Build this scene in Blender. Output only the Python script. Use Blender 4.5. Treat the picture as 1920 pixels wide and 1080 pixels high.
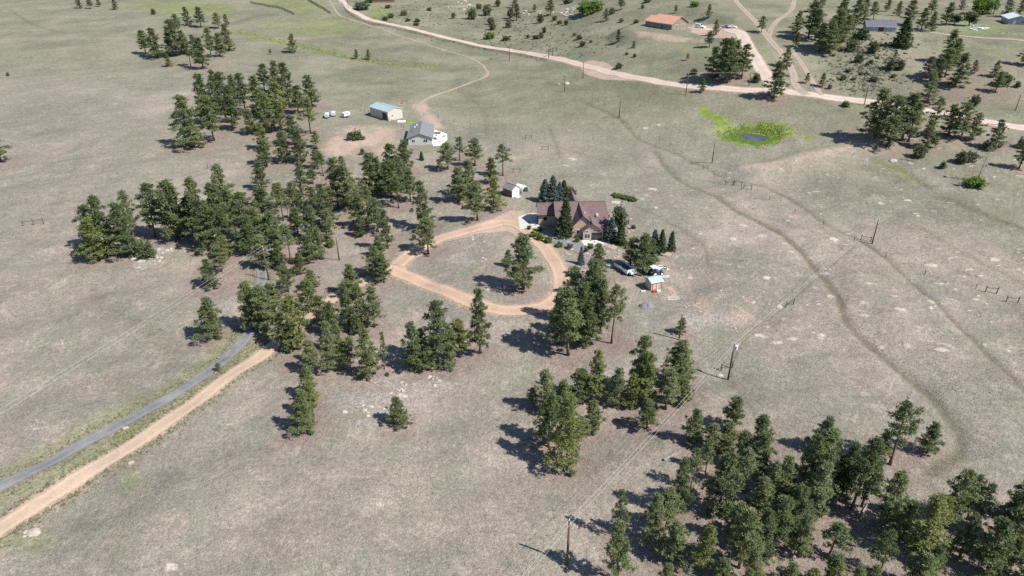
import bpy, bmesh, math, random
import numpy as np
random.seed(7); rng = np.random.default_rng(7)
SC = bpy.context.scene
COL = SC.collection
for _o in list(bpy.data.objects): bpy.data.objects.remove(_o)
# ------------------------------------------------------------------ camera, sky, sun, exposure
cam_d = bpy.data.cameras.new('camera'); cam_d.sensor_width = 36; cam_d.lens = 36 * 1281 / 1920
cam_d.clip_start = 1; cam_d.clip_end = 20000
cam = bpy.data.objects.new('camera', cam_d); COL.objects.link(cam)
cam.location = (0, 0, 70); cam.rotation_euler = (math.radians(90 - 28.5), 0, 0)
SC.camera = cam
SUN_EL, SUN_AZ = math.radians(49), math.radians(-28)      # azimuth measured from +X towards +Y
sun_dir = (math.cos(SUN_EL) * math.cos(SUN_AZ), math.cos(SUN_EL) * math.sin(SUN_AZ), math.sin(SUN_EL))
W = bpy.data.worlds.new('World'); SC.world = W; W.use_nodes = True
_nt = W.node_tree; _nt.nodes.clear()
_sky = _nt.nodes.new('ShaderNodeTexSky'); _sky.sky_type = 'NISHITA'; _sky.sun_disc = False
_sky.sun_elevation = SUN_EL; _sky.sun_rotation = math.atan2(sun_dir[0], sun_dir[1]); _sky.altitude = 2500
_bg = _nt.nodes.new('ShaderNodeBackground'); _bg.inputs[1].default_value = 0.105
_out = _nt.nodes.new('ShaderNodeOutputWorld')
_nt.links.new(_sky.outputs[0], _bg.inputs[0]); _nt.links.new(_bg.outputs[0], _out.inputs[0])
sl = bpy.data.lights.new('sun', 'SUN'); sl.energy = 4.6; sl.angle = math.radians(.53); sl.color = (1, .965, .91)
so = bpy.data.objects.new('sun', sl); COL.objects.link(so)
from mathutils import Vector, Matrix
so.rotation_euler = Vector(sun_dir).to_track_quat('Z', 'Y').to_euler(); so.location = (120, -60, 160)
SC.view_settings.view_transform = 'Standard'; SC.view_settings.look = 'None'
SC.view_settings.exposure = 0.6; SC.view_settings.gamma = 1
SC.cycles.use_denoising = False; SC.cycles.max_bounces = 5; SC.cycles.diffuse_bounces = 2; SC.cycles.transparent_max_bounces = 6

# ---- shared geometry of the place (pure numpy) ----
import numpy as np, math, random
CAM_H, PITCH, FPX = 70.0, math.radians(28.5), 1281.0
def sstep(a, b, v):
    t = np.clip((v - a) / (b - a), 0, 1); return t * t * (3 - 2 * t)
_rr = random.Random(3)
RIPPLE = [(w_, .0075 * w_ * _rr.uniform(.7, 1.3), _rr.uniform(0, 3.14), _rr.uniform(0, 6.28)) for w_ in (5.5, 7, 8.5, 10, 12, 14.5, 17, 21, 26, 31)]
def z_base(x, y):
    x = np.asarray(x, float); y = np.asarray(y, float)
    hill = 24 * sstep(215, 400, y + .25 * x) * sstep(-30, 110, x - .08 * (y - 250)) 
    far = 10 * sstep(330, 620, y)
    und = .55 * np.sin(x / 23 + 1.3) * np.cos(y / 31 + .4) + .45 * np.sin(x / 41 - y / 57 + 2) + .25 * np.sin(x / 11 + y / 17)
    for wl, am, th, ph in RIPPLE: und = und + am * (1 - .6 * sstep(170, 280, y)) * np.sin((x * math.cos(th) + y * math.sin(th)) * 6.283 / wl + ph + .9 * np.sin(x / wl * .7 + y / wl * .5 + ph))
    amp = sstep(30, 60, np.abs(y)) * (1 - sstep(500, 900, np.abs(y)))
    return hill + far + und * amp
FEAT = []   # (points, width, height) ridges / hollows laid along lines
def seg_dist(x, y, pts):
    x = np.asarray(x, float); y = np.asarray(y, float)
    d = np.full(x.shape, 1e9)
    for (ax, ay), (bx, by) in zip(pts[:-1], pts[1:]):
        vx, vy = bx - ax, by - ay; L = vx * vx + vy * vy + 1e-9
        t = np.clip(((x - ax) * vx + (y - ay) * vy) / L, 0, 1)
        d = np.minimum(d, (x - ax - t * vx) ** 2 + (y - ay - t * vy) ** 2)
    return np.sqrt(d)
def z_at(x, y):
    z = z_base(x, y)
    for pts, w, h in FEAT:
        z = z + h * np.exp(-(seg_dist(x, y, pts) / w) ** 2)
    return z
_S, _C = math.sin(PITCH), math.cos(PITCH)
def ray(px, py):
    dx = (px - 960) / FPX; dy = -(py - 540) / FPX
    return np.array([dx, _C + dy * _S, -_S + dy * _C])
def at_z(px, py, z):
    d = ray(px, py); k = (CAM_H - z) / -d[2]; return np.array([d[0] * k, d[1] * k, z])
def G(px, py, zf=z_at):
    """ground point of the place seen in direction (px, py) of the 1920x1080 survey picture"""
    d = ray(px, py)
    k = np.geomspace(30, 2500, 500)
    h = CAM_H + d[2] * k - zf(d[0] * k, d[1] * k)
    i = int(np.argmax(h < 0)) if (h < 0).any() else len(k) - 1
    a, b = k[max(i - 1, 0)], k[i]
    for _ in range(2):
        kk = np.linspace(a, b, 24); hh = CAM_H + d[2] * kk - zf(d[0] * kk, d[1] * kk)
        j = int(np.argmax(hh < 0)) if (hh < 0).any() else 23
        a, b = kk[max(j - 1, 0)], kk[j]
    m = (a + b) / 2
    return np.array([d[0] * m, d[1] * m, float(zf(d[0] * m, d[1] * m))])
def pix(p):
    v = np.array(p, float) - np.array([0, 0, CAM_H])
    zc = v[1] * _C - v[2] * _S; yc = v[1] * _S + v[2] * _C
    return 960 + FPX * v[0] / zc, 540 - FPX * yc / zc, zc
def height_to(p, ytop):
    lo, hi = .1, 60.
    for _ in range(30):
        m = (lo + hi) / 2
        if pix((p[0], p[1], p[2] + m))[1] > ytop: lo = m
        else: hi = m
    return lo
# flat building pads: (x, y, radius, level)
PADS = [(16, 162, 15, 0.), (-50, 268, 10, .4), (-33, 243, 13, -.3), (82, 378, 20, 19.2), (171, 338, 13, 23.2), (250, 356, 12, 24.4), (30.2, 128.3, 3, 0.), (0, 185, 6, 0.), (82.6, 232.6, 9.5, 1.6)]
def z_at(x, y):
    z = z_base(x, y)
    for pts, w, h in FEAT:
        z = z + h * np.exp(-(seg_dist(x, y, pts) / w) ** 2)
    for px_, py_, r, lv in PADS:
        d = np.hypot(np.asarray(x) - px_, np.asarray(y) - py_)
        k = 1 - sstep(r, r * 1.7, d)
        z = z * (1 - k) + lv * k
    return z
def GP(pts, dz=0.): return [G(a, b, z_at) + np.array([0, 0, dz]) for a, b in pts]
def XY(pts): return [tuple(G(a, b, z_at)[:2]) for a, b in pts]
# dam of the pond, pond hollow, ditch
_dam = XY([(1400, 322), (1450, 318), (1520, 300), (1600, 280), (1650, 272)])
_pond = XY([(1390, 258), (1415, 257), (1440, 256)])
_creek = XY([(440, 56), (560, 82), (640, 103), (720, 116), (810, 124)])
_cont1 = XY([(1228, 285), (1270, 335), (1340, 367), (1390, 400), (1440, 425), (1510, 480), (1570, 555), (1585, 600), (1620, 640), (1680, 690), (1730, 730), (1772, 775), (1800, 815), (1795, 850), (1740, 885)])
_cont2 = XY([(1090, 190), (1160, 222), (1200, 262), (1290, 300), (1380, 340), (1440, 352), (1500, 385), (1545, 418), (1620, 455), (1660, 482), (1710, 530), (1770, 580), (1830, 640), (1880, 690), (1935, 745)])
FEAT += [(_dam, 6., 1.9), (_creek, 6., -1.1), (_cont1, 1.3, -.3), (_cont2, 1.0, -.25)]
SURF = z_at

# ------------------------------------------------------------------ materials
MATS = {}
def nodes_of(name):
    m = bpy.data.materials.new(name); m.use_nodes = True
    nt = m.node_tree; nt.nodes.clear()
    out = nt.nodes.new('ShaderNodeOutputMaterial'); bs = nt.nodes.new('ShaderNodeBsdfPrincipled')
    nt.links.new(bs.outputs[0], out.inputs[0]); MATS[name] = m
    return m, nt, bs, out
def nz(nt, scale, detail=3, rough=.6, vec=None, dist=0.):
    n = nt.nodes.new('ShaderNodeTexNoise'); n.inputs['Scale'].default_value = scale
    n.inputs['Detail'].default_value = detail; n.inputs['Roughness'].default_value = rough; n.inputs['Distortion'].default_value = dist
    if vec is not None: nt.links.new(vec, n.inputs['Vector'])
    return n.outputs['Fac']
def ramp(nt, src, stops):
    r = nt.nodes.new('ShaderNodeValToRGB'); e = r.color_ramp.elements
    while len(e) < len(stops): e.new(.5)
    for el, (p, c) in zip(e, stops):
        el.position = p; el.color = (c, c, c, 1) if np.isscalar(c) else (*c, 1)
    nt.links.new(src, r.inputs[0]); return r.outputs[0]
def mixc(nt, fac, a, b, mode='MIX'):
    m = nt.nodes.new('ShaderNodeMix'); m.data_type = 'RGBA'; m.blend_type = mode
    for sock, v in ((m.inputs[0], fac), (m.inputs[6], a), (m.inputs[7], b)):
        if hasattr(v, 'links') or hasattr(v, 'is_linked'): nt.links.new(v, sock)
        elif np.isscalar(v): sock.default_value = v
        else: sock.default_value = (*v, 1)
    return m.outputs[2]
def mth(nt, op, a, b=None, clamp=False):
    m = nt.nodes.new('ShaderNodeMath'); m.operation = op; m.use_clamp = clamp
    for sock, v in ((m.inputs[0], a), (m.inputs[1], b)):
        if v is None: continue
        if hasattr(v, 'is_linked'): nt.links.new(v, sock)
        else: sock.default_value = v
    return m.outputs[0]
def attr(nt, name):
    a = nt.nodes.new('ShaderNodeAttribute'); a.attribute_name = name; return a.outputs['Fac']
def wpos(nt):
    return nt.nodes.new('ShaderNodeNewGeometry').outputs['Position']
def simple(name, col, rough=.8, var=.25, scale=1.5, metal=0., spec=.3, bump=0., col2=None):
    if name in MATS: return MATS[name]
    m, nt, bs, out = nodes_of(name)
    p = wpos(nt); n = nz(nt, scale, 4, .65, p)
    c2 = col2 or tuple(min(1, c * (1 + var)) for c in col); c1 = tuple(c * (1 - var) for c in col)
    c = ramp(nt, n, [(.3, c1), (.7, c2)])
    nt.links.new(c, bs.inputs['Base Color'])
    bs.inputs['Roughness'].default_value = rough; bs.inputs['Metallic'].default_value = metal
    bs.inputs['Specular IOR Level'].default_value = spec
    if bump:
        b = nt.nodes.new('ShaderNodeBump'); b.inputs['Strength'].default_value = bump; b.inputs['Distance'].default_value = .05
        nt.links.new(nz(nt, scale * 6, 3, .6, p), b.inputs['Height']); nt.links.new(b.outputs[0], bs.inputs['Normal'])
    return m
def foliage(name, dark, light, rnd=.35, tint=(.16, .17, .07)):
    m, nt, bs, out = nodes_of(name)
    v = attr(nt, 'v'); oi = nt.nodes.new('ShaderNodeObjectInfo').outputs['Random']
    c = ramp(nt, v, [(0., dark), (1., light)])
    c = mixc(nt, mth(nt, 'MULTIPLY', oi, rnd), c, tint)
    c = mixc(nt, 1., c, nt.nodes.new('ShaderNodeObjectInfo').outputs['Color'], 'MULTIPLY')
    bs.inputs['Roughness'].default_value = .65; bs.inputs['Specular IOR Level'].default_value = .25
    nt.links.new(c, bs.inputs['Base Color'])
    tr = nt.nodes.new('ShaderNodeBsdfTranslucent'); nt.links.new(c, tr.inputs[0])
    mx = nt.nodes.new('ShaderNodeMixShader'); mx.inputs[0].default_value = .38
    nt.links.new(bs.outputs[0], mx.inputs[1]); nt.links.new(tr.outputs[0], mx.inputs[2]); nt.links.new(mx.outputs[0], out.inputs[0])
    return m
foliage('pine_needles', (.075, .105, .042), (.25, .295, .125), .25, (.26, .265, .14))
foliage('spruce_green', (.05, .08, .04), (.13, .18, .085), .25)
foliage('spruce_blue', (.08, .12, .115), (.19, .245, .23), .2, (.1, .14, .12))
foliage('shrub_leaves', (.075, .095, .05), (.19, .215, .12), .45, (.17, .17, .1))
foliage('lush_leaves', (.09, .15, .03), (.2, .3, .07), .3, (.16, .2, .05))
foliage('red_leaves', (.05, .025, .022), (.11, .05, .04), .2, (.1, .05, .04))
foliage('sage_leaves', (.07, .08, .05), (.17, .175, .125), .45, (.2, .2, .15))
simple('bark', (.15, .105, .08), .9, .4, 3, bump=.4)
simple('dead_wood', (.27, .25, .23), .9, .25, 3)

# ------------------------------------------------------------------ mesh helpers
def T(o, label, cat, group=None):
    o['label'] = label; o['category'] = cat
    if group: o['group'] = group
    return o
def empty(name, loc, rz=0, label=None, cat=None, group=None):
    o = bpy.data.objects.new(name, None); o.location = tuple(float(v) for v in loc); o.rotation_euler = (0, 0, rz)
    o.empty_display_size = .5; COL.objects.link(o)
    if label: T(o, label, cat, group)
    return o
class MB:
    def __init__(s): s.v = []; s.f = []
    def add(s, vs, fs):
        n = len(s.v); s.v += [tuple(map(float, p)) for p in vs]; s.f += [tuple(i + n for i in f) for f in fs]; return s
    def box(s, x0, x1, y0, y1, z0, z1):
        return s.add([(x, y, z) for z in (z0, z1) for x, y in ((x0, y0), (x1, y0), (x1, y1), (x0, y1))],
                     [(3, 2, 1, 0), (4, 5, 6, 7), (0, 1, 5, 4), (1, 2, 6, 5), (2, 3, 7, 6), (3, 0, 4, 7)])
    def prism(s, poly, off):                        # polygon (3-D points) extruded along a vector
        n = len(poly); a = [np.array(p, float) for p in poly]; b = [p + np.array(off, float) for p in a]
        return s.add(a + b, [tuple(range(n))[::-1], tuple(range(n, 2 * n))] + [(i, (i + 1) % n, n + (i + 1) % n, n + i) for i in range(n)])
    def tube(s, pts, rad, k=6, cap=True):
        pts = [np.array(p, float) for p in pts]; rad = [rad] * len(pts) if np.isscalar(rad) else rad
        vs = []; 
        for i, p in enumerate(pts):
            d = pts[min(i + 1, len(pts) - 1)] - pts[max(i - 1, 0)]; d /= np.linalg.norm(d) + 1e-9
            u = np.cross(d, (0, 0, 1) if abs(d[2]) < .9 else (1, 0, 0)); u /= np.linalg.norm(u); w = np.cross(d, u)
            vs += [p + rad[i] * (math.cos(t) * u + math.sin(t) * w) for t in [2 * math.pi * j / k for j in range(k)]]
        fs = [(i * k + j, i * k + (j + 1) % k, (i + 1) * k + (j + 1) % k, (i + 1) * k + j) for i in range(len(pts) - 1) for j in range(k)]
        if cap: fs += [tuple(range(k))[::-1], tuple(range((len(pts) - 1) * k, len(pts) * k))]
        return s.add(vs, fs)
    def cyl(s, c, axis, r, h, k=14):
        c = np.array(c, float); a = np.array(axis, float); a /= np.linalg.norm(a)
        return s.tube([c - a * h / 2, c + a * h / 2], r, k)
    def mesh(s, name, mat, smooth=False):
        me = bpy.data.meshes.new(name); me.from_pydata(s.v, [], s.f); me.update()
        me.materials.append(MATS[mat] if isinstance(mat, str) else mat)
        if smooth: me.polygons.foreach_set('use_smooth', [True] * len(me.polygons))
        return me
    def obj(s, name, mat, parent=None, loc=None, smooth=False, bevel=0.):
        me = s.mesh(name, mat, smooth)
        bm = bmesh.new(); bm.from_mesh(me); bmesh.ops.recalc_face_normals(bm, faces=bm.faces)
        if bevel: bmesh.ops.bevel(bm, geom=[e for e in bm.edges if e.calc_length() > bevel * 3], offset=bevel, segments=2, affect='EDGES', clamp_overlap=True)
        bm.to_mesh(me); bm.free()
        o = bpy.data.objects.new(name, me); COL.objects.link(o)
        if parent: o.parent = parent
        if loc is not None: o.location = tuple(float(v) for v in loc)
        return o
def npmesh(name, V, F, mat, at=None):
    """numpy arrays (n,3), (m,3|4) to a mesh; at = {name: per-vertex float array}"""
    me = bpy.data.meshes.new(name); V = np.asarray(V, np.float32); F = np.asarray(F, np.int32); k = F.shape[1]
    me.vertices.add(len(V)); me.vertices.foreach_set('co', V.ravel())
    me.loops.add(F.size); me.loops.foreach_set('vertex_index', F.ravel())
    me.polygons.add(len(F)); me.polygons.foreach_set('loop_start', np.arange(0, F.size, k, dtype=np.int32))
    me.update(calc_edges=True)
    for a, d in (at or {}).items():
        t = me.attributes.new(a, 'FLOAT', 'POINT'); t.data.foreach_set('value', np.asarray(d, np.float32).ravel())
    me.materials.append(MATS[mat] if isinstance(mat, str) else mat)
    return me
def link(name, me, parent=None, **kw):
    o = bpy.data.objects.new(name, me); COL.objects.link(o)
    if parent: o.parent = parent
    for k, v in kw.items(): o[k] = v
    return o

# ------------------------------------------------------------------ trees: where each one stands
# rows: x base, y base, y top, crown width (survey-picture pixels x4 inside a tile), kind
TILES = {
 (0, 0): [(600, 62, -25, 110, 'p'), (680, 66, -20, 120, 'p'), (745, 48, -15, 90, 'p'), (865, 72, -10, 110, 'p'), (1155, 110, 70, 40, 'j'), (62, 570, 540, 24, 'j'),
  (1185, 435, 215, 130, 'p'), (1095, 405, 225, 110, 'p'), (1330, 420, 150, 130, 'p'), (1265, 500, 405, 60, 'p'), (1432, 500, 330, 70, 's'), (1525, 515, 285, 110, 'p'),
  (1385, 400, 230, 110, 'p'), (1585, 430, 210, 80, 'p'), (1652, 425, 250, 110, 'p'), (1725, 380, 185, 110, 'p'), (1640, 215, 95, 90, 'p'), (1700, 200, 105, 70, 'p'), (1412, 190, 55, 90, 'p'),
  (1508, 205, 50, 90, 'p'), (1275, 420, 240, 110, 'p'), (1465, 410, 265, 100, 'p'), (1340, 250, 105, 110, 'p'),
  (10, 1215, 960, 190, 'p'), (1455, 1105, 725, 200, 'p'), (1605, 1055, 720, 150, 'p'), (1560, 930, 560, 140, 'p'), (1645, 860, 535, 120, 'p'), (1700, 920, 540, 130, 'p'), (1745, 970, 640, 140, 'p'), (1770, 800, 565, 100, 'p'), (1842, 830, 548, 110, 'p'), (1885, 1005, 820, 130, 'p')],
 (480, 0): [(278, 395, 255, 110, 'p'), (107, 408, 368, 26, 'p'), (757, 440, 372, 65, 'p'), (842, 448, 370, 60, 'p'),
  (65, 690, 480, 100, 'p'), (150, 700, 460, 110, 'p'), (250, 800, 478, 150, 'p'), (318, 855, 640, 120, 'p'), (422, 800, 565, 120, 'p'), (20, 860, 570, 140, 'p'), (150, 900, 620, 150, 'p'), (85, 1000, 700, 150, 'p'), (410, 1000, 740, 120, 's'), (290, 1085, 865, 180, 'p'), (190, 980, 760, 140, 'p'), (60, 1120, 930, 190, 'p'), (452, 1105, 985, 60, 'p'),
  (762, 1050, 982, 75, 'j'), (708, 1052, 998, 60, 'j'), (802, 1048, 1022, 36, 'j'),
  (795, 75, 15, 120, 'j'), (1618, 145, 65, 85, 'j'), (1730, 118, 35, 70, 'j'), (1480, 138, 98, 40, 'j'), (1762, 185, 132, 60, 'j'), (1775, 225, 172, 55, 'j'), (1892, 208, 160, 50, 'j'), (1755, 292, 245, 66, 'l'), (1877, 302, 268, 66, 'j'), (1815, 48, 0, 55, 'j'), (1672, 68, 28, 45, 'j'), (1908, 140, 60, 60, 'j'), (1112, 115, 78, 55, 'j'), (990, 62, 38, 55, 'j'), (970, 152, 122, 60, 'j'), (1012, 135, 100, 50, 'j'), (1300, 80, 55, 40, 'j'), (1210, 165, 140, 45, 'j'), (1140, 160, 138, 45, 'j'), (1205, 190, 168, 50, 'j'), (850, 20, -5, 70, 'j')],
 (960, 0): [(35, 155, 30, 100, 'p'), (20, 60, -30, 90, 'p'), (288, 115, -5, 120, 'p'), (215, 172, 112, 56, 'j'), (320, 152, 118, 42, 'j'), (172, 90, 30, 42, 'p'), (575, 102, 15, 165, 'l'), (705, 155, 65, 95, 'p'), (820, 72, -25, 110, 'p'), (750, 105, 60, 50, 'j'), (980, 62, 33, 30, 'j'), (1225, 98, 38, 75, 'p'), (1475, 132, 32, 70, 'p'), (1525, 262, 148, 110, 'p'), (1480, 355, 238, 130, 'p'), (800, 312, 220, 75, 'p'), (910, 358, 305, 40, 'p'), (1317, 452, 402, 44, 'p'), (1420, 692, 588, 64, 'p'),
  (1500, 585, 355, 120, 'p'), (1555, 612, 285, 130, 'p'), (1612, 622, 290, 130, 'p'), (1650, 560, 300, 110, 'p'), (1720, 592, 332, 105, 'p'), (1362, 555, 515, 60, 'j'), (1830, 615, 552, 70, 'j'), (1870, 245, 120, 90, 'p'), (800, 515, 472, 55, 'j'), (242, 248, 198, 40, 'j'), (217, 288, 243, 40, 'j'), (178, 292, 262, 48, 'j'), (502, 297, 262, 45, 'j'), (527, 348, 308, 48, 'j'), (407, 185, 153, 42, 'j'), (355, 180, 153, 42, 'j'), (920, 428, 405, 32, 'j'), (860, 410, 392, 30, 'j'), (120, 285, 262, 36, 'j'), (470, 268, 248, 36, 'j'), (590, 320, 300, 30, 'j'), (820, 165, 138, 40, 'j'), (930, 175, 148, 50, 'j'), (1370, 50, 15, 60, 'l'), (1010, 20, -10, 60, 'j'), (420, 25, -10, 80, 'j')],
 (1440, 0): [(40, 742, 465, 200, 'p'), (135, 502, 355, 110, 'p'), (285, 625, 545, 66, 'p'), (405, 652, 550, 86, 'p'), (460, 668, 628, 32, 'j'), (583, 798, 762, 54, 'l'), (205, 352, 245, 60, 'p'),
  (210, 250, 85, 130, 'p'), (300, 285, 10, 140, 'p'), (350, 300, 70, 130, 'p'), (440, 402, 150, 170, 'p'), (380, 380, 170, 140, 'p'), (490, 370, 70, 150, 'p'), (525, 260, -10, 140, 'p'), (565, 310, 110, 120, 'p'), (640, 215, -5, 130, 'p'), (715, 150, -20, 110, 'p'), (790, 145, 10, 140, 'p'), (890, 85, -10, 80, 'p'), (975, 120, 10, 110, 'p'), (1045, 190, 0, 150, 'p'), (1150, 220, 60, 150, 'p'), (1225, 235, 90, 160, 'p'), (1220, 110, -20, 130, 'p'), (1330, 190, 20, 140, 'p'), (1395, 185, 100, 110, 'r'), (1505, 195, 85, 140, 'r'), (1585, 105, -20, 120, 'l'), (1450, 70, -30, 120, 'p'), (1690, 105, -20, 130, 'p'), (1790, 125, -20, 150, 'p'), (1885, 110, -20, 130, 'p'),
  (400, 60, -40, 120, 'p'), (340, 90, -20, 120, 'p'),
  (620, 382, 300, 100, 'j'), (700, 300, 220, 100, 'j'), (650, 300, 240, 60, 'j'), (785, 398, 318, 90, 'j'), (675, 468, 402, 64, 'j'), (950, 442, 376, 84, 'p'), (925, 522, 440, 110, 'j'), (985, 522, 452, 76, 'j'), (998, 352, 125, 150, 'e'),
  (1335, 470, 225, 180, 'p'), (1385, 480, 290, 150, 'p'), (1355, 500, 335, 90, 'l'), (1190, 775, 540, 230, 'p'), (1190, 590, 425, 100, 'p'), (1262, 620, 440, 90, 'p'), (1400, 650, 400, 210, 'p'), (1325, 580, 360, 120, 'p'), (1545, 548, 452, 80, 'p'), (1690, 580, 455, 140, 'p'), (1705, 690, 535, 220, 'p'), (1760, 640, 550, 110, 'j'), (1868, 655, 612, 48, 'j'), (1547, 788, 715, 80, 'j'), (1915, 490, 310, 140, 'p'),
  (800, 1030, 675, 210, 'p'), (900, 1095, 720, 210, 'p'), (1000, 1060, 705, 190, 'p'), (1050, 1065, 770, 140, 's'), (1225, 1010, 740, 130, 's'), (1180, 1110, 900, 120, 'p'), (1350, 1020, 790, 140, 'p'), (1445, 1050, 775, 160, 'p'), (1525, 1050, 850, 130, 'p'), (1700, 1110, 905, 130, 'p'), (1900, 1110, 1035, 80, 'j'),
  (735, 560, 540, 34, 'j'), (560, 600, 560, 50, 'j'), (790, 610, 575, 70, 'j'), (745, 490, 470, 40, 'j'), (820, 440, 425, 24, 'j'), (940, 580, 555, 44, 'j'), (640, 600, 580, 40, 'j'), (700, 560, 540, 36, 'j'), (600, 540, 515, 44, 'j'), (770, 475, 450, 38, 'j')],
 (0, 270): [(740, 872, 560, 210, 'p'), (690, 800, 460, 150, 'p'), (815, 830, 395, 160, 'p'), (950, 830, 460, 190, 'p'), (1010, 720, 352, 110, 'p'), (1000, 835, 710, 140, 'j'), (1112, 852, 735, 120, 'j'), (1165, 700, 300, 160, 'p'), (1328, 712, 275, 220, 'p'), (1372, 690, 305, 130, 'p'), (1455, 690, 400, 130, 'p'), (1535, 720, 262, 180, 'p'), (1570, 800, 430, 190, 'p'), (1680, 780, 300, 170, 'p'), (1690, 540, 160, 170, 'p'), (1760, 620, 330, 150, 'p'), (1850, 720, 360, 160, 'p'), (1700, 870, 690, 190, 'p'), (1585, 1075, 870, 240, 'p'), (1665, 960, 760, 180, 'p'), (1885, 825, 540, 150, 'p'), (1620, 640, 420, 130, 'p')],
 (480, 270): [(150, 860, 640, 150, 'p'), (60, 930, 690, 160, 'p'), (480, 860, 640, 110, 'p'), (360, 570, 370, 110, 'p'), (280, 470, 290, 100, 'p'), (560, 520, 330, 110, 's'), (835, 500, 320, 100, 's'), (740, 430, 250, 110, 's'), (1090, 330, 100, 110, 'p'), (80, 165, -30, 170, 'p'), (225, 135, -90, 150, 'p'), (340, 140, -100, 140, 'p'), (465, 190, 20, 130, 'p'), (45, 340, 135, 130, 'p'), (90, 610, 330, 180, 'p'), (205, 575, 290, 100, 's'), (345, 385, 140, 110, 'p'), (250, 575, 380, 100, 'd'), (430, 300, 180, 130, 'p'), (505, 240, 70, 130, 's'), (525, 610, 305, 130, 'p'), (430, 480, 320, 130, 'p'), (618, 475, 110, 150, 'p'), (700, 492, 150, 150, 'p'), (650, 200, 90, 70, 's'), (870, 400, 70, 180, 'p'), (935, 395, 100, 120, 'p'), (1015, 375, 0, 150, 'p'), (1000, 400, 150, 130, 'p'), (1120, 215, -20, 150, 'p'), (1160, 432, 195, 110, 'p'), (1070, 482, 250, 100, 's'), (1242, 122, 55, 40, 'e'), (1440, 192, -5, 140, 'p'), (1380, 205, 110, 80, 'p'), (1527, 125, -50, 110, 's'), (1642, 165, -40, 130, 'p'), (1520, 435, 175, 160, 'p'), (1610, 400, 130, 140, 'p'), (1662, 572, 285, 140, 'p'), (1760, 300, 105, 110, 'p'), (1780, 495, 255, 120, 'p'), (1850, 238, 5, 120, 's'),
  (780, 620, 385, 130, 'p'), (785, 695, 540, 100, 'p'), (915, 660, 405, 160, 'p'), (992, 785, 500, 100, 'p'), (1275, 640, 285, 140, 'p'), (1292, 825, 555, 140, 'p'), (930, 840, 685, 130, 'p'), (900, 1000, 770, 170, 'p'), (960, 1040, 830, 120, 'p'), (725, 1140, 905, 200, 'p'),
  (130, 750, 510, 170, 'p'), (315, 670, 480, 120, 'p'), (425, 720, 470, 120, 'p'), (265, 900, 610, 150, 's'), (395, 900, 690, 180, 'p'), (330, 980, 820, 150, 'p'), (185, 940, 780, 130, 'p'), (245, 1110, 915, 180, 'p'), (425, 1110, 945, 160, 'p'), (530, 725, 500, 100, 'p'), (10, 760, 480, 150, 'p'), (30, 480, 320, 120, 'p'), (160, 480, 300, 90, 's'),
  (560, 770, 722, 56, 'l'), (1185, 718, 683, 46, 'j'), (1885, 915, 798, 90, 'p'), (800, 80, 30, 40, 'j')],
 (960, 270): [(85, 1090, 690, 210, 'p'), (245, 432, 262, 95, 'b'), (305, 432, 235, 100, 'b'), (355, 425, 285, 80, 'b'), (385, 415, 270, 80, 'e'), (435, 418, 318, 90, 'j'), (395, 692, 408, 125, 'e'), (738, 725, 550, 115, 'b'), (795, 700, 462, 130, 'r'), (815, 750, 600, 100, 'e'), (700, 600, 505, 60, 'm'), (1060, 800, 640, 84, 'b'), (1115, 812, 642, 78, 'e'), (1190, 802, 652, 62, 'e'), (885, 930, 700, 150, 'p'), (980, 965, 685, 190, 'p'), (1040, 910, 720, 120, 'p'), (515, 902, 768, 52, 'b'),
  (640, 1030, 755, 120, 'p'), (610, 1160, 870, 150, 'p'),
  (165, 695, 658, 52, 'l'), (212, 718, 678, 52, 'l'), (272, 735, 697, 60, 'l'), (355, 770, 738, 46, 'l'), (430, 785, 748, 48, 'j'), (487, 735, 704, 32, 'l'), (590, 782, 750, 44, 'l'), (130, 640, 612, 28, 'l'), (210, 650, 618, 40, 'j'), (555, 815, 780, 40, 'j'), (670, 815, 780, 40, 'j'), (910, 640, 610, 44, 'j'), (860, 600, 570, 36, 'j')],
 (1440, 270): [(1440, 142, 58, 90, 'j'), (1305, 185, 118, 50, 'j'), (1880, 185, -30, 130, 'p'), (1510, 130, 60, 110, 'j'), (1130, 100, 10, 110, 'j'), (1550, 315, 255, 130, 'l'), (1572, 270, 10, 100, 'd'), (900, 25, -70, 120, 'p'), (1250, 30, -60, 110, 'p'), (1650, 40, -20, 110, 'j')],
 (0, 540): [(1605, 365, 80, 180, 'p'), (1642, 618, 560, 52, 'p'), (1900, 310, -40, 170, 'p')],
 (480, 540): [(630, 480, 240, 110, 'p'), (160, 250, -40, 150, 'p'), (400, 180, -60, 140, 'p'), (1240, 520, 300, 120, 'p'), (660, 610, 400, 100, 'p'), (70, 335, -10, 210, 'p'), (305, 460, 60, 170, 'p'), (482, 285, 55, 120, 'p'), (570, 350, 110, 120, 'p'), (560, 615, 260, 130, 'p'), (430, 640, 380, 130, 'p'), (400, 850, 610, 130, 'p'), (385, 1075, 785, 180, 'p'), (430, 960, 700, 110, 'p'), (700, 320, -30, 140, 'p'), (800, 300, -20, 130, 'p'), (890, 295, -15, 130, 'p'), (760, 340, 200, 120, 'p'), (845, 685, 315, 150, 'p'), (712, 625, 370, 120, 's'), (965, 610, 345, 60, 's'), (1195, 612, 260, 170, 'p'), (1370, 580, 85, 190, 'p'), (1290, 610, 420, 120, 'p'), (1460, 605, 430, 140, 'p'), (1530, 520, 245, 150, 'p'), (1680, 490, 15, 150, 'p'), (1075, 1025, 825, 140, 'p'), (200, 460, 200, 140, 'p'), (985, 660, 630, 30, 'j'), (240, 470, 370, 120, 'j')],
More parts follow.
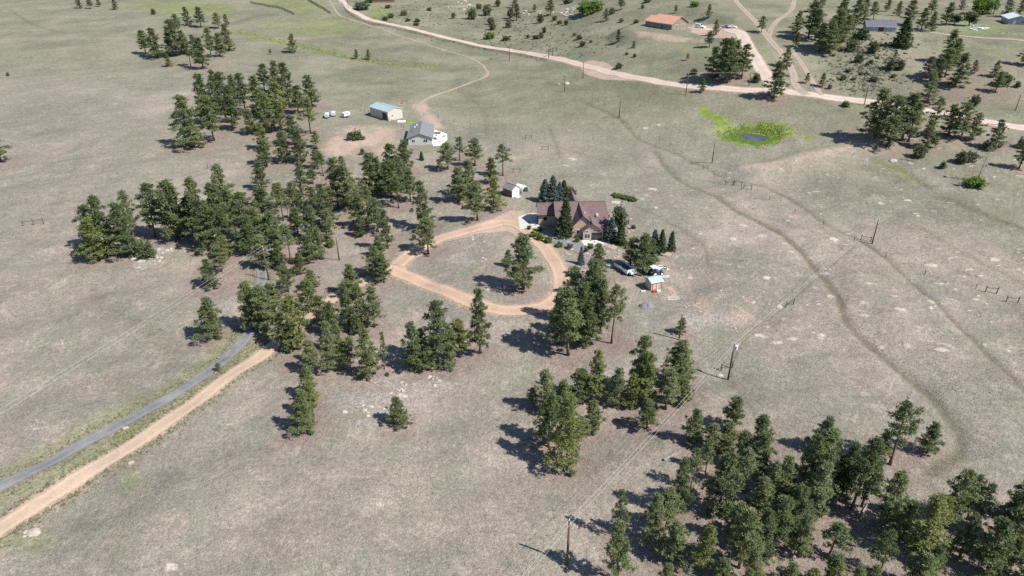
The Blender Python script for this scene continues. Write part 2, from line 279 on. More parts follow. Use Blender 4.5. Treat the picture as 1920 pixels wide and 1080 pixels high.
 (960, 540): [(480, 250, -150, 160, 'p'), (660, 330, -60, 150, 'p'), (555, 440, 90, 150, 'p'), (350, 420, 40, 150, 'p'), (760, 900, 600, 130, 'p'), (380, 960, 700, 140, 'p'), (420, 505, 10, 230, 'p'), (590, 300, -180, 180, 'p'), (500, 360, -40, 170, 'p'), (745, 415, -20, 160, 's'), (1262, 345, 225, 80, 'p'), (255, 920, 620, 170, 'p'), (150, 860, 745, 80, 'p'), (270, 1190, 800, 190, 'p'), (410, 1365, 820, 230, 'p'), (530, 870, 615, 150, 'p'), (635, 845, 485, 150, 'p'), (600, 1090, 840, 140, 'p'), (940, 800, 355, 170, 'p'), (985, 870, 500, 160, 'p'), (885, 900, 640, 120, 'p'), (1010, 1050, 840, 140, 'p'), (1250, 730, 395, 190, 'p'), (1190, 720, 450, 140, 's'), (1150, 910, 620, 170, 'p'), (1275, 870, 680, 150, 'p'), (1350, 1150, 915, 140, 'p'), (1640, 1070, 830, 150, 'p'), (1865, 1160, 955, 160, 'p'), (1480, 1070, 1015, 40, 'p'), (520, 1150, 970, 120, 'p')],
 (1440, 540): [(1080, 1240, 1120, 150, 'd'), (400, 1230, 985, 200, 'p'), (912, 1325, 850, 230, 's'), (1195, 1235, 1025, 160, 'p'), (830, 1270, 1085, 130, 'p')],
 (960, 810): [(1660, 840, 540, 150, 'p'), (1900, 540, 230, 150, 'p'), (1450, 300, 60, 110, 's'), (1340, 420, 130, 110, 's'), (1250, 600, 190, 170, 'p'), (1072, 832, 470, 170, 'p'), (1150, 730, 420, 170, 'p'), (1200, 970, 670, 210, 'p'), (785, 780, 425, 110, 's'), (790, 1120, 665, 190, 'p'), (1410, 1040, 715, 170, 'p'), (1545, 612, 170, 240, 'p'), (1700, 1020, 580, 230, 'p'), (1830, 680, 345, 200, 'p'), (1860, 940, 600, 180, 'p'), (1130, 1230, 995, 130, 'p'), (1570, 1130, 945, 170, 'p'), (1590, 145, -70, 190, 'p'), (1480, 160, -60, 120, 'p'), (1700, 260, 0, 150, 'p'), (1860, 330, 20, 180, 'p'), (1290, 1260, 1010, 130, 'd'), (1730, 420, 120, 150, 's'), (1780, 1190, 900, 160, 'p')],
 (1440, 810): [(380, 560, 150, 150, 'p'), (230, 930, 620, 140, 'p'), (1000, 800, 530, 150, 'p'), (1700, 820, 540, 150, 'p'), (1250, 800, 500, 140, 's'), (90, 480, 195, 190, 'p'), (40, 870, 480, 230, 'p'), (185, 770, 415, 210, 'p'), (285, 450, 25, 190, 'p'), (400, 400, -20, 210, 'p'), (500, 440, 180, 180, 'p'), (545, 475, 100, 190, 'p'), (625, 580, 40, 220, 'p'), (700, 560, 230, 190, 's'), (300, 660, 240, 240, 'p'), (445, 945, 690, 280, 's'), (870, 695, 300, 210, 'p'), (1110, 920, 490, 250, 'p'), (1350, 720, 295, 210, 'p'), (1490, 655, 340, 150, 's'), (1550, 720, 400, 150, 's'), (1800, 870, 400, 240, 'p'), (1425, 955, 640, 170, 'p'), (1630, 1080, 690, 260, 'p'), (1810, 1010, 800, 200, 'p'), (465, 1190, 945, 180, 'p'), (840, 1050, 760, 140, 's'), (1080, 1180, 905, 240, 'p'), (750, 1200, 990, 130, 'p'), (1230, 1030, 860, 150, 'p'), (1900, 700, 380, 200, 'p'), (140, 1180, 1000, 150, 's'), (1900, 1180, 900, 200, 'p'), (300, 1300, 1040, 160, 'p'), (620, 1320, 1030, 170, 'p')],
}
TREES = []
for (ox, oy), rows in TILES.items():
    for xb, yb, yt, w, k in rows:
        bx, by, ty = ox + xb / 4, oy + yb / 4, oy + yt / 4
        p = G(bx, by, z_at); h = height_to(p, ty)
        wid = w / 4 * pix(p)[2] / FPX
        TREES.append(dict(p=p, h=min(h, 22.), w=wid, k=k, px=(bx, by)))
# ------------------------------------------------------------------ roads (lines first: the ground mesh needs them)
ROADS = {   # name: (points in the survey picture, width m)
 'driveway': ([(-90, 1062), (0, 992), (60, 952), (130, 908), (200, 864), (265, 824), (330, 779), (400, 728), (460, 686), (515, 648), (560, 612), (600, 578), (640, 548), (690, 524), (735, 506)], 2.8),
 'circular_driveway': ([(745, 497), (775, 472), (810, 452), (860, 437), (910, 424), (945, 417), (975, 424), (1000, 444), (1025, 468), (1044, 496), (1053, 524), (1050, 548), (1035, 567), (1008, 578), (965, 583), (920, 577), (870, 560), (820, 540), (775, 522), (735, 506)], 3.9),
 'asphalt_lane': ([(-90, 958), (0, 912), (80, 874), (160, 829), (250, 783), (330, 737), (400, 690), (440, 656), (464, 628), (478, 596), (487, 560), (491, 525), (494, 492), (512, 455), (560, 428), (620, 405), (668, 383)], 2.6),
 'county_road': ([(636, -8), (648, 10), (672, 26), (700, 38), (740, 47), (830, 69), (950, 93), (1030, 108), (1080, 119), (1130, 132), (1180, 144), (1240, 155), (1310, 163), (1400, 169), (1480, 173), (1540, 180), (1620, 190), (1700, 202), (1760, 212), (1850, 228), (1960, 248)], 5.0),
 'ranch_track': ([(812, 240), (800, 226), (790, 212), (783, 200), (800, 186), (830, 174), (880, 156), (911, 143), (914, 134)], 1.9),
 'meadow_track': ([(914, 134), (903, 121), (880, 108), (820, 90), (760, 71), (700, 50), (650, 34), (632, 24), (612, -6)], 1.3),
 'gravel_drive': ([(1300, 52), (1340, 55), (1372, 57), (1388, 62), (1400, 82), (1412, 103), (1425, 125), (1437, 142), (1452, 160), (1462, 172)], 6.0),
 'hill_track': ([(1512, 178), (1492, 160), (1487, 138), (1474, 112), (1455, 88), (1436, 66), (1412, 36), (1372, -8)], 3.2),
 'branch_track': ([(1440, 70), (1447, 52), (1464, 34), (1484, 18), (1490, -6)], 2.6),
 'cutoff_track': ([(1540, 178), (1526, 158), (1508, 128), (1492, 105), (1480, 95)], 2.2),
 'upper_track': ([(1690, 54), (1720, 58), (1760, 63), (1830, 70), (1930, 78)], 2.6),
}
def catmull(pts, n=10):
    P = [np.array(p[:2], float) for p in pts]; P = [2 * P[0] - P[1]] + P + [2 * P[-1] - P[-2]]; out = []
    for i in range(1, len(P) - 2):
        for t in np.linspace(0, 1, n, endpoint=False):
            a, b, c, d = P[i - 1:i + 3]
            out.append(.5 * (2 * b + (c - a) * t + (2 * a - 5 * b + 4 * c - d) * t * t + (3 * b - a - 3 * c + d) * t ** 3))
    out.append(P[-2]); return out
ROADLINE = {k: (catmull(XY(p), 8), w) for k, (p, w) in ROADS.items()}
# ------------------------------------------------------------------ ground sheet
rowsY = np.concatenate([[-6000, -2000, -600, -200, -60, 0, 20], np.geomspace(36, 720, 620), [800, 950, 1200, 1700, 2600, 4500, 9000]])
uu = np.concatenate([[-6000, -2000, -600, -200, -60], np.linspace(-1, 1, 740), [60, 200, 600, 2000, 6000]])
wY = np.where(rowsY > 36, .79 * rowsY + 24, 52.4)
wY = np.minimum(wY, 640)
NR, NC = len(rowsY), len(uu)
UX = np.where(np.abs(uu)[None, :] <= 1, uu[None, :] * wY[:, None], np.sign(uu)[None, :] * wY[:, None] + uu[None, :])
GX = UX; GY = np.repeat(rowsY[:, None], NC, 1).astype(float)
inner = np.abs(uu) <= 1; rin = (rowsY >= 36) & (rowsY <= 720)
gx, gy = GX.ravel(), GY.ravel()
def dist(pts, reach):
    """distance to a line, computed only near it"""
    pts = [tuple(p[:2]) for p in pts]; a = np.array(pts)
    lo, hi = a.min(0) - reach, a.max(0) + reach
    m = np.where((gx > lo[0]) & (gx < hi[0]) & (gy > lo[1]) & (gy < hi[1]))[0]
    d = np.full(gx.shape, 1e3)
    # walk the line in short chunks so that each touches few vertices
    for s in range(0, len(pts) - 1, 3):
        ch = pts[s:s + 4]; c = np.array(ch); l2, h2 = c.min(0) - reach, c.max(0) + reach
        mm = m[(gx[m] > l2[0]) & (gx[m] < h2[0]) & (gy[m] > l2[1]) & (gy[m] < h2[1])]
        if len(mm): d[mm] = np.minimum(d[mm], seg_dist(gx[mm], gy[mm], ch))
    return d
def blob(px, py, rx, ry, soft=.5, rot=0.):
    """soft elliptical patch on the ground, radii in metres"""
    c = G(px, py, z_at); r = max(rx, ry) * 1.8
    out = np.zeros(gx.shape); m = (np.abs(gx - c[0]) < r) & (np.abs(gy - c[1]) < r)
    dx, dy = gx[m] - c[0], gy[m] - c[1]; ca, sa = math.cos(rot), math.sin(rot)
    e = np.hypot((dx * ca + dy * sa) / rx, (-dx * sa + dy * ca) / ry)
    wob = .18 * np.sin(dx * 1.1 + px) + .18 * np.cos(dy * .9 + py)
    out[m] = 1 - sstep(1 - soft, 1 + soft * .6, e + wob * min(1, 3 / max(rx, ry) + .4)); return out
def poly_mask(pix_pts, soft=2.):
    P = np.array(XY(pix_pts)); lo, hi = P.min(0) - soft * 2, P.max(0) + soft * 2
    out = np.zeros(gx.shape); m = np.where((gx > lo[0]) & (gx < hi[0]) & (gy > lo[1]) & (gy < hi[1]))[0]
    if not len(m): return out
    x, y = gx[m], gy[m]; ins = np.zeros(len(m), bool); n = len(P)
    for i in range(n):
        (ax, ay), (bx, by) = P[i], P[(i + 1) % n]
        c = ((ay > y) != (by > y)) & (x < (bx - ax) * (y - ay) / (by - ay + 1e-12) + ax); ins ^= c
    d = seg_dist(x, y, [tuple(p) for p in P] + [tuple(P[0])])
    sd = np.where(ins, d, -d); out[m] = sstep(-soft, soft, sd); return out
M = {k: np.zeros(gx.shape) for k in ('dirt', 'green', 'track', 'pale', 'duff', 'olive', 'rock', 'gold')}
road_near = np.zeros(gx.shape)
for nme, (pts, w) in ROADLINE.items():
    d = dist(pts, 14)
    road_near = np.maximum(road_near, 1 - sstep(w * .5, w * .5 + .8, d))
    if nme != 'asphalt_lane':
        M['dirt'] = np.maximum(M['dirt'], (.2 if nme == 'meadow_track' else .3 if nme == 'ranch_track' else .5 if 'track' in nme else 1.) * (1 - sstep(w * .36, w * .5 + 1.1, d)))
    M['gold'] = np.maximum(M['gold'], (.5 if nme in ('driveway', 'asphalt_lane') else .15) * (1 - sstep(w * .5, w * .5 + 3.0, d)))
    if nme == 'asphalt_lane': M['green'] = np.maximum(M['green'], .3 * np.exp(-((d - 3.2) / 1.4) ** 2) * (gy < 112))
# bare soil
for q, s, a in [([(603, 268), (628, 246), (655, 235), (690, 234), (742, 242), (750, 262), (748, 290), (742, 303), (715, 300), (700, 288), (650, 296), (612, 300)], 4, .62),
             ([(770, 196), (800, 192), (812, 214), (835, 240), (815, 245), (790, 228)], 2, .7),
             ([(915, 418), (935, 404), (960, 394), (985, 396), (975, 410), (978, 430), (1012, 452), (985, 446), (955, 432), (925, 430)], 1.2, 1.),
             ([(820, 447), (880, 429), (925, 410), (958, 394), (985, 398), (976, 412), (980, 432), (1015, 455), (985, 448), (950, 433), (900, 437), (850, 450)], 1., 1.),
             ([(1085, 118), (1112, 113), (1140, 119), (1158, 134), (1210, 152), (1130, 149), (1095, 137)], 1.2, 1.),
             ([(1295, 60), (1300, 46), (1345, 44), (1395, 58), (1405, 75), (1390, 80), (1360, 72), (1320, 70)], 1.5, 1.),
             ([(1190, 58), (1240, 62), (1320, 72), (1325, 80), (1250, 80), (1195, 72)], 2.5, .6),
             ([(1240, 538), (1262, 535), (1290, 560), (1270, 562)], 1, .6), ([(1262, 552), (1290, 556), (1345, 592), (1330, 600)], 1.5, .45),
             ([(1335, 585), (1400, 575), (1425, 592), (1395, 615)], 2, .5), ([(1030, 500), (1052, 505), (1060, 525), (1045, 540)], 1.2, .5),
             ([(930, 440), (968, 440), (985, 470), (945, 475)], 2, .5)]:
    M['dirt'] = np.maximum(M['dirt'], a * poly_mask(q, s) * (1 if a > .9 else 1) * (1 - (.35 if a < .9 else 0) * np.clip(np.sin(gx / 2.1 + 1) * np.cos(gy / 3.3) + .7 * np.sin(gx / 4.7 - gy / 5.1), 0, 1)))
M['dirt'] = np.maximum(M['dirt'], .8 * blob(1085, 515, 2.2, 2.2)); M['dirt'] = np.maximum(M['dirt'], .5 * np.exp(-(dist(_dam, 14) / 5.) ** 2))
for a in [(890, 617, 2.2, 1.5), (705, 630, 3.5, 2.0), (1150, 645, 4, 1.6), (560, 690, 4, 2), (690, 612, 3, 2), (560, 815, 3, 2)]: M['duff'] = np.maximum(M['duff'], blob(*a))
_trench = XY([(1245, 495), (1275, 525), (1305, 555), (1345, 585), (1385, 608), (1402, 620)])
M['dirt'] = np.maximum(M['dirt'], .42 * np.exp(-(dist(catmull(_trench, 4), 8) / 1.8) ** 2))
# lush grass
for q, s, a in [([(640, 262), (670, 250), (690, 268), (660, 290), (635, 290)], 3, .45), ([(680, 236), (735, 236), (745, 246), (690, 243)], 2, .7), ([(975, 455), (1010, 470), (1030, 500), (1020, 520), (1000, 480)], 2, .4), ([(1000, 425), (1070, 455), (1110, 480), (1080, 485), (1040, 470)], 2, .35), ([(1160, 440), (1190, 440), (1175, 480), (1160, 470)], 2, .5), ([(940, 375), (1000, 378), (990, 395), (950, 392)], 2, .5), ([(1195, 72), (1330, 84), (1330, 98), (1240, 92)], 5, .4), ([(1120, 490), (1230, 520), (1200, 560), (1130, 540)], 5, .3)]:
    M['gold'] = np.maximum(M['gold'], a * poly_mask(q, s))
for a in [(1412, 256, 14, 9), (1405, 266, 9, 5), (1440, 256, 9, 5), (1520, 257, 3, 1.6), (1350, 226, 4, 7), (1325, 212, 3, 6)]: M['green'] = np.maximum(M['green'], blob(*a, soft=.45))
M['green'] = np.maximum(M['green'], .85 * (1 - sstep(2, 6.5, dist(_creek, 12))) * sstep(560, 300, 0 * gx) if False else .6 * (1 - sstep(1.5, 6.5, dist(_creek, 12))))
M['green'] = np.maximum(M['green'], .45 * blob(252, 903, 1.6, 2.2, soft=.9)); M['green'] = np.maximum(M['green'], .55 * blob(215, 842, 5, 1.6, rot=.65)); M['green'] = np.maximum(M['green'], .35 * blob(45, 1010, 4, 2.5, soft=.9)); M['green'] = np.maximum(M['green'], .6 * blob(245, 818, 3, 1.6, rot=.6))
for q, s, a in [([(470, 6), (490, 12), (550, 26), (600, 26), (615, 12), (575, -10), (480, -10)], 8, .4), ([(490, 38), (640, 30), (680, 60), (600, 70), (500, 60)], 9, .32),
             ([(230, 6), (330, 2), (440, 6), (440, 30), (330, 28), (250, 16)], 9, .42), ([(675, 8), (735, 12), (740, 40), (700, 34)], 6, .5), ([(810, 262), (835, 250), (850, 275), (825, 285)], 2, .6), ([(755, 225), (780, 222), (790, 232), (758, 235)], 1.5, .6), ([(700, 268), (740, 262), (715, 285)], 2, .4),
             ([(1230, 70), (1420, 90), (1470, 110), (1440, 140), (1300, 110)], 12, .16), ([(1780, 30), (1900, 50), (1900, 70), (1780, 60)], 10, .35), ([(1640, 290), (1660, 300), (1700, 322), (1725, 348), (1690, 335)], 2, .35)]:
    M['green'] = np.maximum(M['green'], a * poly_mask(q, s))
M['green'] = np.clip(M['green'], 0, 1)
# old contour furrows and cattle trails, plus a painted shadow of the overhead wires
for pts, w, a in [(_cont1, .95, 1.), (_cont2, .65, .9), (XY([(1720, 425), (1800, 470), (1860, 502), (1940, 545)]), .7, .55), (XY([(1190, 385), (1240, 410), (1290, 437), (1320, 465), (1332, 500)]), .7, .6),
                  (XY([(1030, 235), (1050, 290), (1060, 310)]), .9, .5), (XY([(960, 250), (1060, 280), (1180, 305), (1290, 330), (1380, 345)]), .5, .5), (XY([(1605, 462), (1540, 515), (1475, 572), (1400, 632), (1372, 706), (1420, 790)]), .35, .6),  # last line here paints the overhead wires' shadow along with the fence line
                  (XY([(860, 170), (905, 205), (912, 260)]), 1.2, .45), (XY([(800, 222), (870, 240), (960, 262)]), .6, .5), (XY([(15, 15), (60, 45), (120, 62)]), 1.5, .6), (XY([(180, 680), (250, 740), (270, 775)]), 2.5, .35),
                  (XY([(1640, 300), (1700, 325), (1740, 352)]), 1.6, .9), (XY([(1772, 372), (1830, 395), (1870, 412), (1920, 430)]), 2.0, 1.), (XY([(1030, 130), (1000, 133), (960, 130)]), 2.5, .7), (XY([(1030, 155), (1045, 160)]), 1.8, .8), (XY([(880, 100), (925, 104)]), 2., .6), (XY([(700, 110), (830, 124)]), 2., .6),
                  (XY([(440, 44), (480, 30), (510, 28)]), 5., .9), (XY([(560, 62), (620, 78), (680, 92)]), 5., .35), (XY([(1060, 165), (1180, 168), (1280, 188)]), 4., .4), (XY([(1090, 140), (1190, 160), (1290, 180)]), 3., .35), (XY([(1330, 205), (1420, 232), (1520, 246)]), 4., .45), (XY([(1560, 300), (1640, 318), (1720, 352)]), 3., .3), (XY([(770, 60), (860, 88)]), 4., .3), (XY([(1180, 160), (1300, 195), (1380, 205)]), 5., .3), (XY([(330, 690), (300, 640), (190, 560), (180, 540)]), 1.5, .35), (XY([(235, 830), (225, 980), (215, 1080)]), 1.2, .3), (XY([(150, 290), (110, 380), (60, 430)]), 1.2, .25), (XY([(1300, 760), (1380, 720)]), .5, .4)]:
    M['track'] = np.maximum(M['track'], a * np.exp(-(dist(catmull(pts, 5) if len(pts) > 2 else pts, 10) / w) ** 2))
# pale bare spots: badger mounds and blow-outs in the right-hand field
for _ in range(900):
    px, py = rng.uniform(1000, 1930), rng.uniform(205, 660)
    if py > 290 + (px - 1000) * .75 + rng.uniform(-40, 90) or (1290 < px < 1540 and 185 < py < 300): continue
    s = .16 + .75 * rng.uniform() ** 3; M['pale'] = np.maximum(M['pale'], rng.uniform(.45, 1) * blob(px, py, s * rng.uniform(1, 2.), s, soft=.8, rot=rng.uniform(-.6, .2)))
for _ in range(22):
    px, py = rng.uniform(20, 900), rng.uniform(150, 1070); s = rng.uniform(.2, .6)
    M['pale'] = np.maximum(M['pale'], .6 * blob(px, py, s * 1.5, s, soft=.8))
for a in [(1860, 893, 2.2, 1.0), (1480, 300, 11, 3), (1540, 290, 9, 3.5), (1530, 420, 6, 1.5), (1480, 365, 6, 1.5), (170, 330, 5, 1.4), (95, 385, 4, 1.2), (100, 470, 7, 3), (120, 640, 3, 5), (65, 770, 2, 4), (75, 795, 2, 3), (975, 995, 2, 3)]: M['pale'] = np.maximum(M['pale'], .33 * blob(*a, soft=.9))
for a in [(1150, 705, 5, 1.5), (690, 745, 9, 3.5), (790, 725, 7, 3), (720, 715, 5, 2), (262, 497, 5, 2.2), (300, 470, 7, 2), (715, 770, 5, 2.2), (675, 790, 4, 1.2), (870, 12, 18, 8), (1080, 14, 20, 12), (1300, 600, 6, 2.5), (1360, 605, 4, 2), (1270, 560, 5, 1.5), (1330, 590, 5, 2), (1820, 300, 6, 3), (870, 488, 3, 4), (860, 405, 3, 4)]: M['rock'] = np.maximum(M['rock'], .6 * blob(*a, soft=.8))
# needle litter under the pines
for t in TREES:
    if t['k'] in 'psd' and t['px'][1] > 110:
        r = t['w'] * .7 + 1.2; c = t['p']
        m = np.where((np.abs(gx - c[0]) < r * 1.7) & (np.abs(gy - c[1]) < r * 1.7))[0]
        M['duff'][m] = np.maximum(M['duff'][m], .8 * (1 - sstep(.45, 1.6, np.hypot(gx[m] - c[0], gy[m] - c[1]) / r)))
M['olive'] = np.clip(.85 * sstep(235, 330, gy + .12 * gx) * sstep(-140, 60, gx + .05 * gy) + .55 * sstep(300, 420, gy) + .35 * sstep(180, 300, gy) * sstep(-150, -60, gx) + .35 * sstep(60, 150, gx) + .25 * sstep(120, 230, gy), 0, 1) * (1 - .5 * M['dirt'])
GZ = z_at(gx, gy)
near = np.repeat((rin[:, None] & inner[None, :]).ravel()[:, None], 1, 1).ravel()
cell = np.repeat((wY * 2 / 740)[:, None], NC, 1).ravel()
M['dirt'][np.hypot(gx - 82.6, gy - 232.6) < 9] = 0
jit = rng.normal(0, 1, gx.shape) * (np.hypot(gx - 82.6, gy - 232.6) > 10) * np.clip(.1 * cell, .02, .05) * near * (1 - road_near) * (1 - np.clip(M['dirt'], 0, 1) * .7)
GZ = GZ + jit - .03 * road_near + .22 * M['pale'] * (1 - road_near)
idx = np.arange(NR * NC).reshape(NR, NC)
F = np.stack([idx[:-1, :-1], idx[:-1, 1:], idx[1:, 1:], idx[1:, :-1]], -1).reshape(-1, 4)

m, nt, bs, out = nodes_of('dry_grassland')
P = wpos(nt)
n_big = nz(nt, .02, 5, .65, P, .8); n_mid = nz(nt, .075, 5, .7, P, 1.2); n_m2 = nz(nt, .24, 4, .7, P, .8); n_fine = nz(nt, 2.1, 5, .8, P); n_tuft = nz(nt, 7.5, 3, .75, P)
vo = nt.nodes.new('ShaderNodeTexVoronoi'); vo.inputs['Scale'].default_value = 3.1; nt.links.new(P, vo.inputs['Vector'])
c = ramp(nt, n_big, [(.36, (.185, .17, .138)), (.5, (.242, .212, .178)), (.62, (.315, .26, .222))])
c = mixc(nt, ramp(nt, n_mid, [(.46, 0.), (.6, .8)]), c, (.215, .206, .158))
c = mixc(nt, ramp(nt, n_m2, [(.52, 0.), (.66, .75)]), c, (.325, .268, .22))
n_w = nz(nt, .035, 4, .7, P)
c = mixc(nt, mth(nt, 'MULTIPLY', attr(nt, 'olive'), ramp(nt, n_mid, [(.3, .95), (.8, .55)])), c, ramp(nt, n_w, [(.38, (.135, .135, .092)), (.5, (.178, .178, .112)), (.62, (.235, .22, .152))]))
gold = mth(nt, 'MULTIPLY', attr(nt, 'gold'), ramp(nt, n_fine, [(.35, .3), (.6, 1.)]))
c = mixc(nt, gold, c, (.28, .245, .15))
c = mixc(nt, mth(nt, 'MULTIPLY', attr(nt, 'duff'), ramp(nt, n_m2, [(.25, 1.), (.8, .55)])), c, (.225, .165, .14))
c = mixc(nt, ramp(nt, mth(nt, 'ADD', attr(nt, 'pale'), mth(nt, 'MULTIPLY', mth(nt, 'SUBTRACT', n_fine, .5), .9)), [(.3, 0.), (.7, .9)]), c, (.47, .4, .33))
c = mixc(nt, ramp(nt, mth(nt, 'ADD', attr(nt, 'rock'), mth(nt, 'MULTIPLY', mth(nt, 'SUBTRACT', n_fine, .5), 2.2)), [(.35, 0.), (.8, .75)]), c, (.33, .305, .29))
c = mixc(nt, mth(nt, 'MULTIPLY', attr(nt, 'track'), .8), c, (.13, .118, .074))
lush = ramp(nt, n_m2, [(.3, (.1, .17, .025)), (.55, (.17, .225, .035)), (.75, (.3, .3, .08))])
c = mixc(nt, mth(nt, 'MULTIPLY', attr(nt, 'green'), ramp(nt, n_fine, [(.2, 1.), (.85, .7)])), c, lush)
dirt = ramp(nt, n_mid, [(.3, (.36, .255, .195)), (.7, (.43, .32, .255))])
c = mixc(nt, ramp(nt, mth(nt, 'ADD', attr(nt, 'dirt'), mth(nt, 'ADD', mth(nt, 'MULTIPLY', mth(nt, 'SUBTRACT', n_fine, .5), 1.0), mth(nt, 'MULTIPLY', mth(nt, 'SUBTRACT', n_m2, .5), .9))), [(.28, 0.), (.72, 1.)]), c, dirt)
n_c = nz(nt, .8, 6, .85, P)
spk = mixc(nt, 1., ramp(nt, n_fine, [(.3, .62), (.5, 1.), (.7, 1.36)]), ramp(nt, n_c, [(.34, .74), (.5, 1.), (.66, 1.22)]), 'MULTIPLY'); spk2 = ramp(nt, n_tuft, [(.32, .55), (.5, 1.), (.66, 1.42)])
grassy = mth(nt, 'SUBTRACT', 1., attr(nt, 'dirt'), True)
c = mixc(nt, mth(nt, 'ADD', mth(nt, 'MULTIPLY', grassy, .7), .2), c, spk, 'MULTIPLY')
c = mixc(nt, mth(nt, 'ADD', mth(nt, 'MULTIPLY', grassy, .8), .1), c, spk2, 'MULTIPLY')
nt.links.new(c, bs.inputs['Base Color']); bs.inputs['Roughness'].default_value = .95; bs.inputs['Specular IOR Level'].default_value = .1
bp = nt.nodes.new('ShaderNodeBump'); bp.inputs['Distance'].default_value = .25
nt.links.new(mth(nt, 'ADD', mth(nt, 'MULTIPLY', grassy, .3), .06), bp.inputs['Strength'])
nt.links.new(mth(nt, 'ADD', n_tuft, mth(nt, 'MULTIPLY', vo.outputs['Distance'], -.8)), bp.inputs['Height']); nt.links.new(bp.outputs[0], bs.inputs['Normal'])
me = npmesh('ground', np.stack([gx, gy, GZ], 1), F, 'dry_grassland', {k: v for k, v in M.items()})
link('ground', me, kind='structure')

# ------------------------------------------------------------------ road sheets
def road_mat(name, c1, c2, rut):
    m, nt, bs, out = nodes_of(name); P = wpos(nt)
    a = attr(nt, 'across'); n1 = nz(nt, .35, 4, .65, P); n2 = nz(nt, 2.6, 3, .7, P)
    c = ramp(nt, n1, [(.3, c1), (.7, c2)])
    r = ramp(nt, mth(nt, 'ABSOLUTE', a), [(0., .0), (.3, 0.), (.5, 1.), (.62, 1.), (.85, 0.)])
    c = mixc(nt, mth(nt, 'MULTIPLY', r, .55), c, rut)
    c = mixc(nt, .5, c, ramp(nt, n2, [(.3, .72), (.7, 1.22)]), 'MULTIPLY')
    nt.links.new(c, bs.inputs['Base Color']); bs.inputs['Roughness'].default_value = .9; bs.inputs['Specular IOR Level'].default_value = .15
    e = mth(nt, 'ADD', mth(nt, 'ABSOLUTE', a), mth(nt, 'MULTIPLY', mth(nt, 'SUBTRACT', nz(nt, .7, 5, .75, P), .5), .9))
    al = ramp(nt, e, [(.78, 1.), (.95, 0.)]); nt.links.new(al, bs.inputs['Alpha'])
    return m
road_mat('pink_gravel', (.39, .265, .185), (.47, .33, .24), (.51, .375, .285))
road_mat('tan_gravel', (.39, .285, .2), (.46, .345, .255), (.5, .39, .3))
road_mat('far_gravel', (.45, .355, .295), (.53, .425, .355), (.56, .46, .39))
road_mat('track_dirt', (.28, .23, .18), (.36, .29, .23), (.41, .335, .27))
road_mat('worn_asphalt', (.13, .128, .135), (.27, .26, .255), (.25, .24, .235))
RM = {'driveway': 'tan_gravel', 'circular_driveway': 'pink_gravel', 'asphalt_lane': 'worn_asphalt', 'county_road': 'far_gravel', 'gravel_drive': 'far_gravel'}
lift = .03
for nme, (pts, w) in ROADLINE.items():
    lift += .006
    pts = np.array(catmull(pts, 3)); d = np.gradient(pts, axis=0); d /= np.linalg.norm(d, axis=1)[:, None] + 1e-9; nrm = np.stack([-d[:, 1], d[:, 0]], 1)
    ac = np.linspace(-1, 1, 9); V = []; A = []
    for s in ac:
        q = pts + nrm * (s * w * .5 * 1.1); V.append(np.column_stack([q, z_at(q[:, 0], q[:, 1]) + lift - .02 * abs(s) ** 3])); A.append(np.full(len(pts), s))
    V = np.concatenate(V); A = np.concatenate(A); n = len(pts); ii = np.arange(n - 1)
    F2 = np.concatenate([np.stack([k * n + ii, k * n + ii + 1, (k + 1) * n + ii + 1, (k + 1) * n + ii], 1)[:, ::-1] for k in range(8)])
    link(nme, npmesh(nme, V, F2, RM.get(nme, 'track_dirt'), {'across': A}), kind='structure')
# pond
def PXY(q): return [tuple(at_z(a, b, 1.66)[:2]) for a, b in q]
m, nt, bs, out = nodes_of('pond_water'); bs.inputs['Base Color'].default_value = (.07, .07, .095, 1); bs.inputs['Roughness'].default_value = .06
bp = nt.nodes.new('ShaderNodeBump'); bp.inputs['Strength'].default_value = .08; nt.links.new(nz(nt, 2.5, 2, .5, wpos(nt)), bp.inputs['Height']); nt.links.new(bp.outputs[0], bs.inputs['Normal'])
pp = PXY([(1413 + 29 * math.cos(t), 256.5 - (7.5 if math.sin(t) > 0 else 9.5) * math.copysign(abs(math.sin(t)) ** .8, math.sin(t))) for t in np.linspace(0, 6.283, 19)[:-1]])
zl = 1.66
pc = np.mean(pp, 0); ring = [(x, y, zl) for x, y in catmull(pp + pp[:1], 4)[:-1]]
V = np.array([(pc[0], pc[1], zl)] + ring); n = len(ring)
link('pond', npmesh('pond', V, np.array([(0, 1 + i, 1 + (i + 1) % n) for i in range(n)]), 'pond_water'), kind='structure')
# ------------------------------------------------------------------ tree prototypes
def clumps(pos, out, r, n, L, Wd, up=.45, spread=.9):
    """needle bunches: n triangles around each position; returns vertices, faces, shade value per vertex"""
    k = len(pos); p = np.repeat(pos, n, 0); o = np.repeat(out, n, 0)
    d = o * .7 + np.array([0, 0, up]) + r.normal(0, spread, p.shape); d /= np.linalg.norm(d, axis=1)[:, None]
    s = np.cross(d, o * .55 + np.array([0, 0, .8]) + r.normal(0, .55, p.shape)); s /= np.linalg.norm(s, axis=1)[:, None] + 1e-9
    l = L * r.uniform(.65, 1.25, (len(p), 1)); w = Wd * r.uniform(.7, 1.3, (len(p), 1)); b = p + r.normal(0, L * .22, p.shape)
    V = np.stack([b, b + d * l + s * w, b + d * l * .9 - s * w], 1).reshape(-1, 3)
    val = np.repeat(np.clip(np.repeat(r.uniform(0, 1, k), n) * .75 + r.uniform(0, .25, len(p)), 0, 1), 3)
    return V, np.arange(len(V)).reshape(-1, 3), val
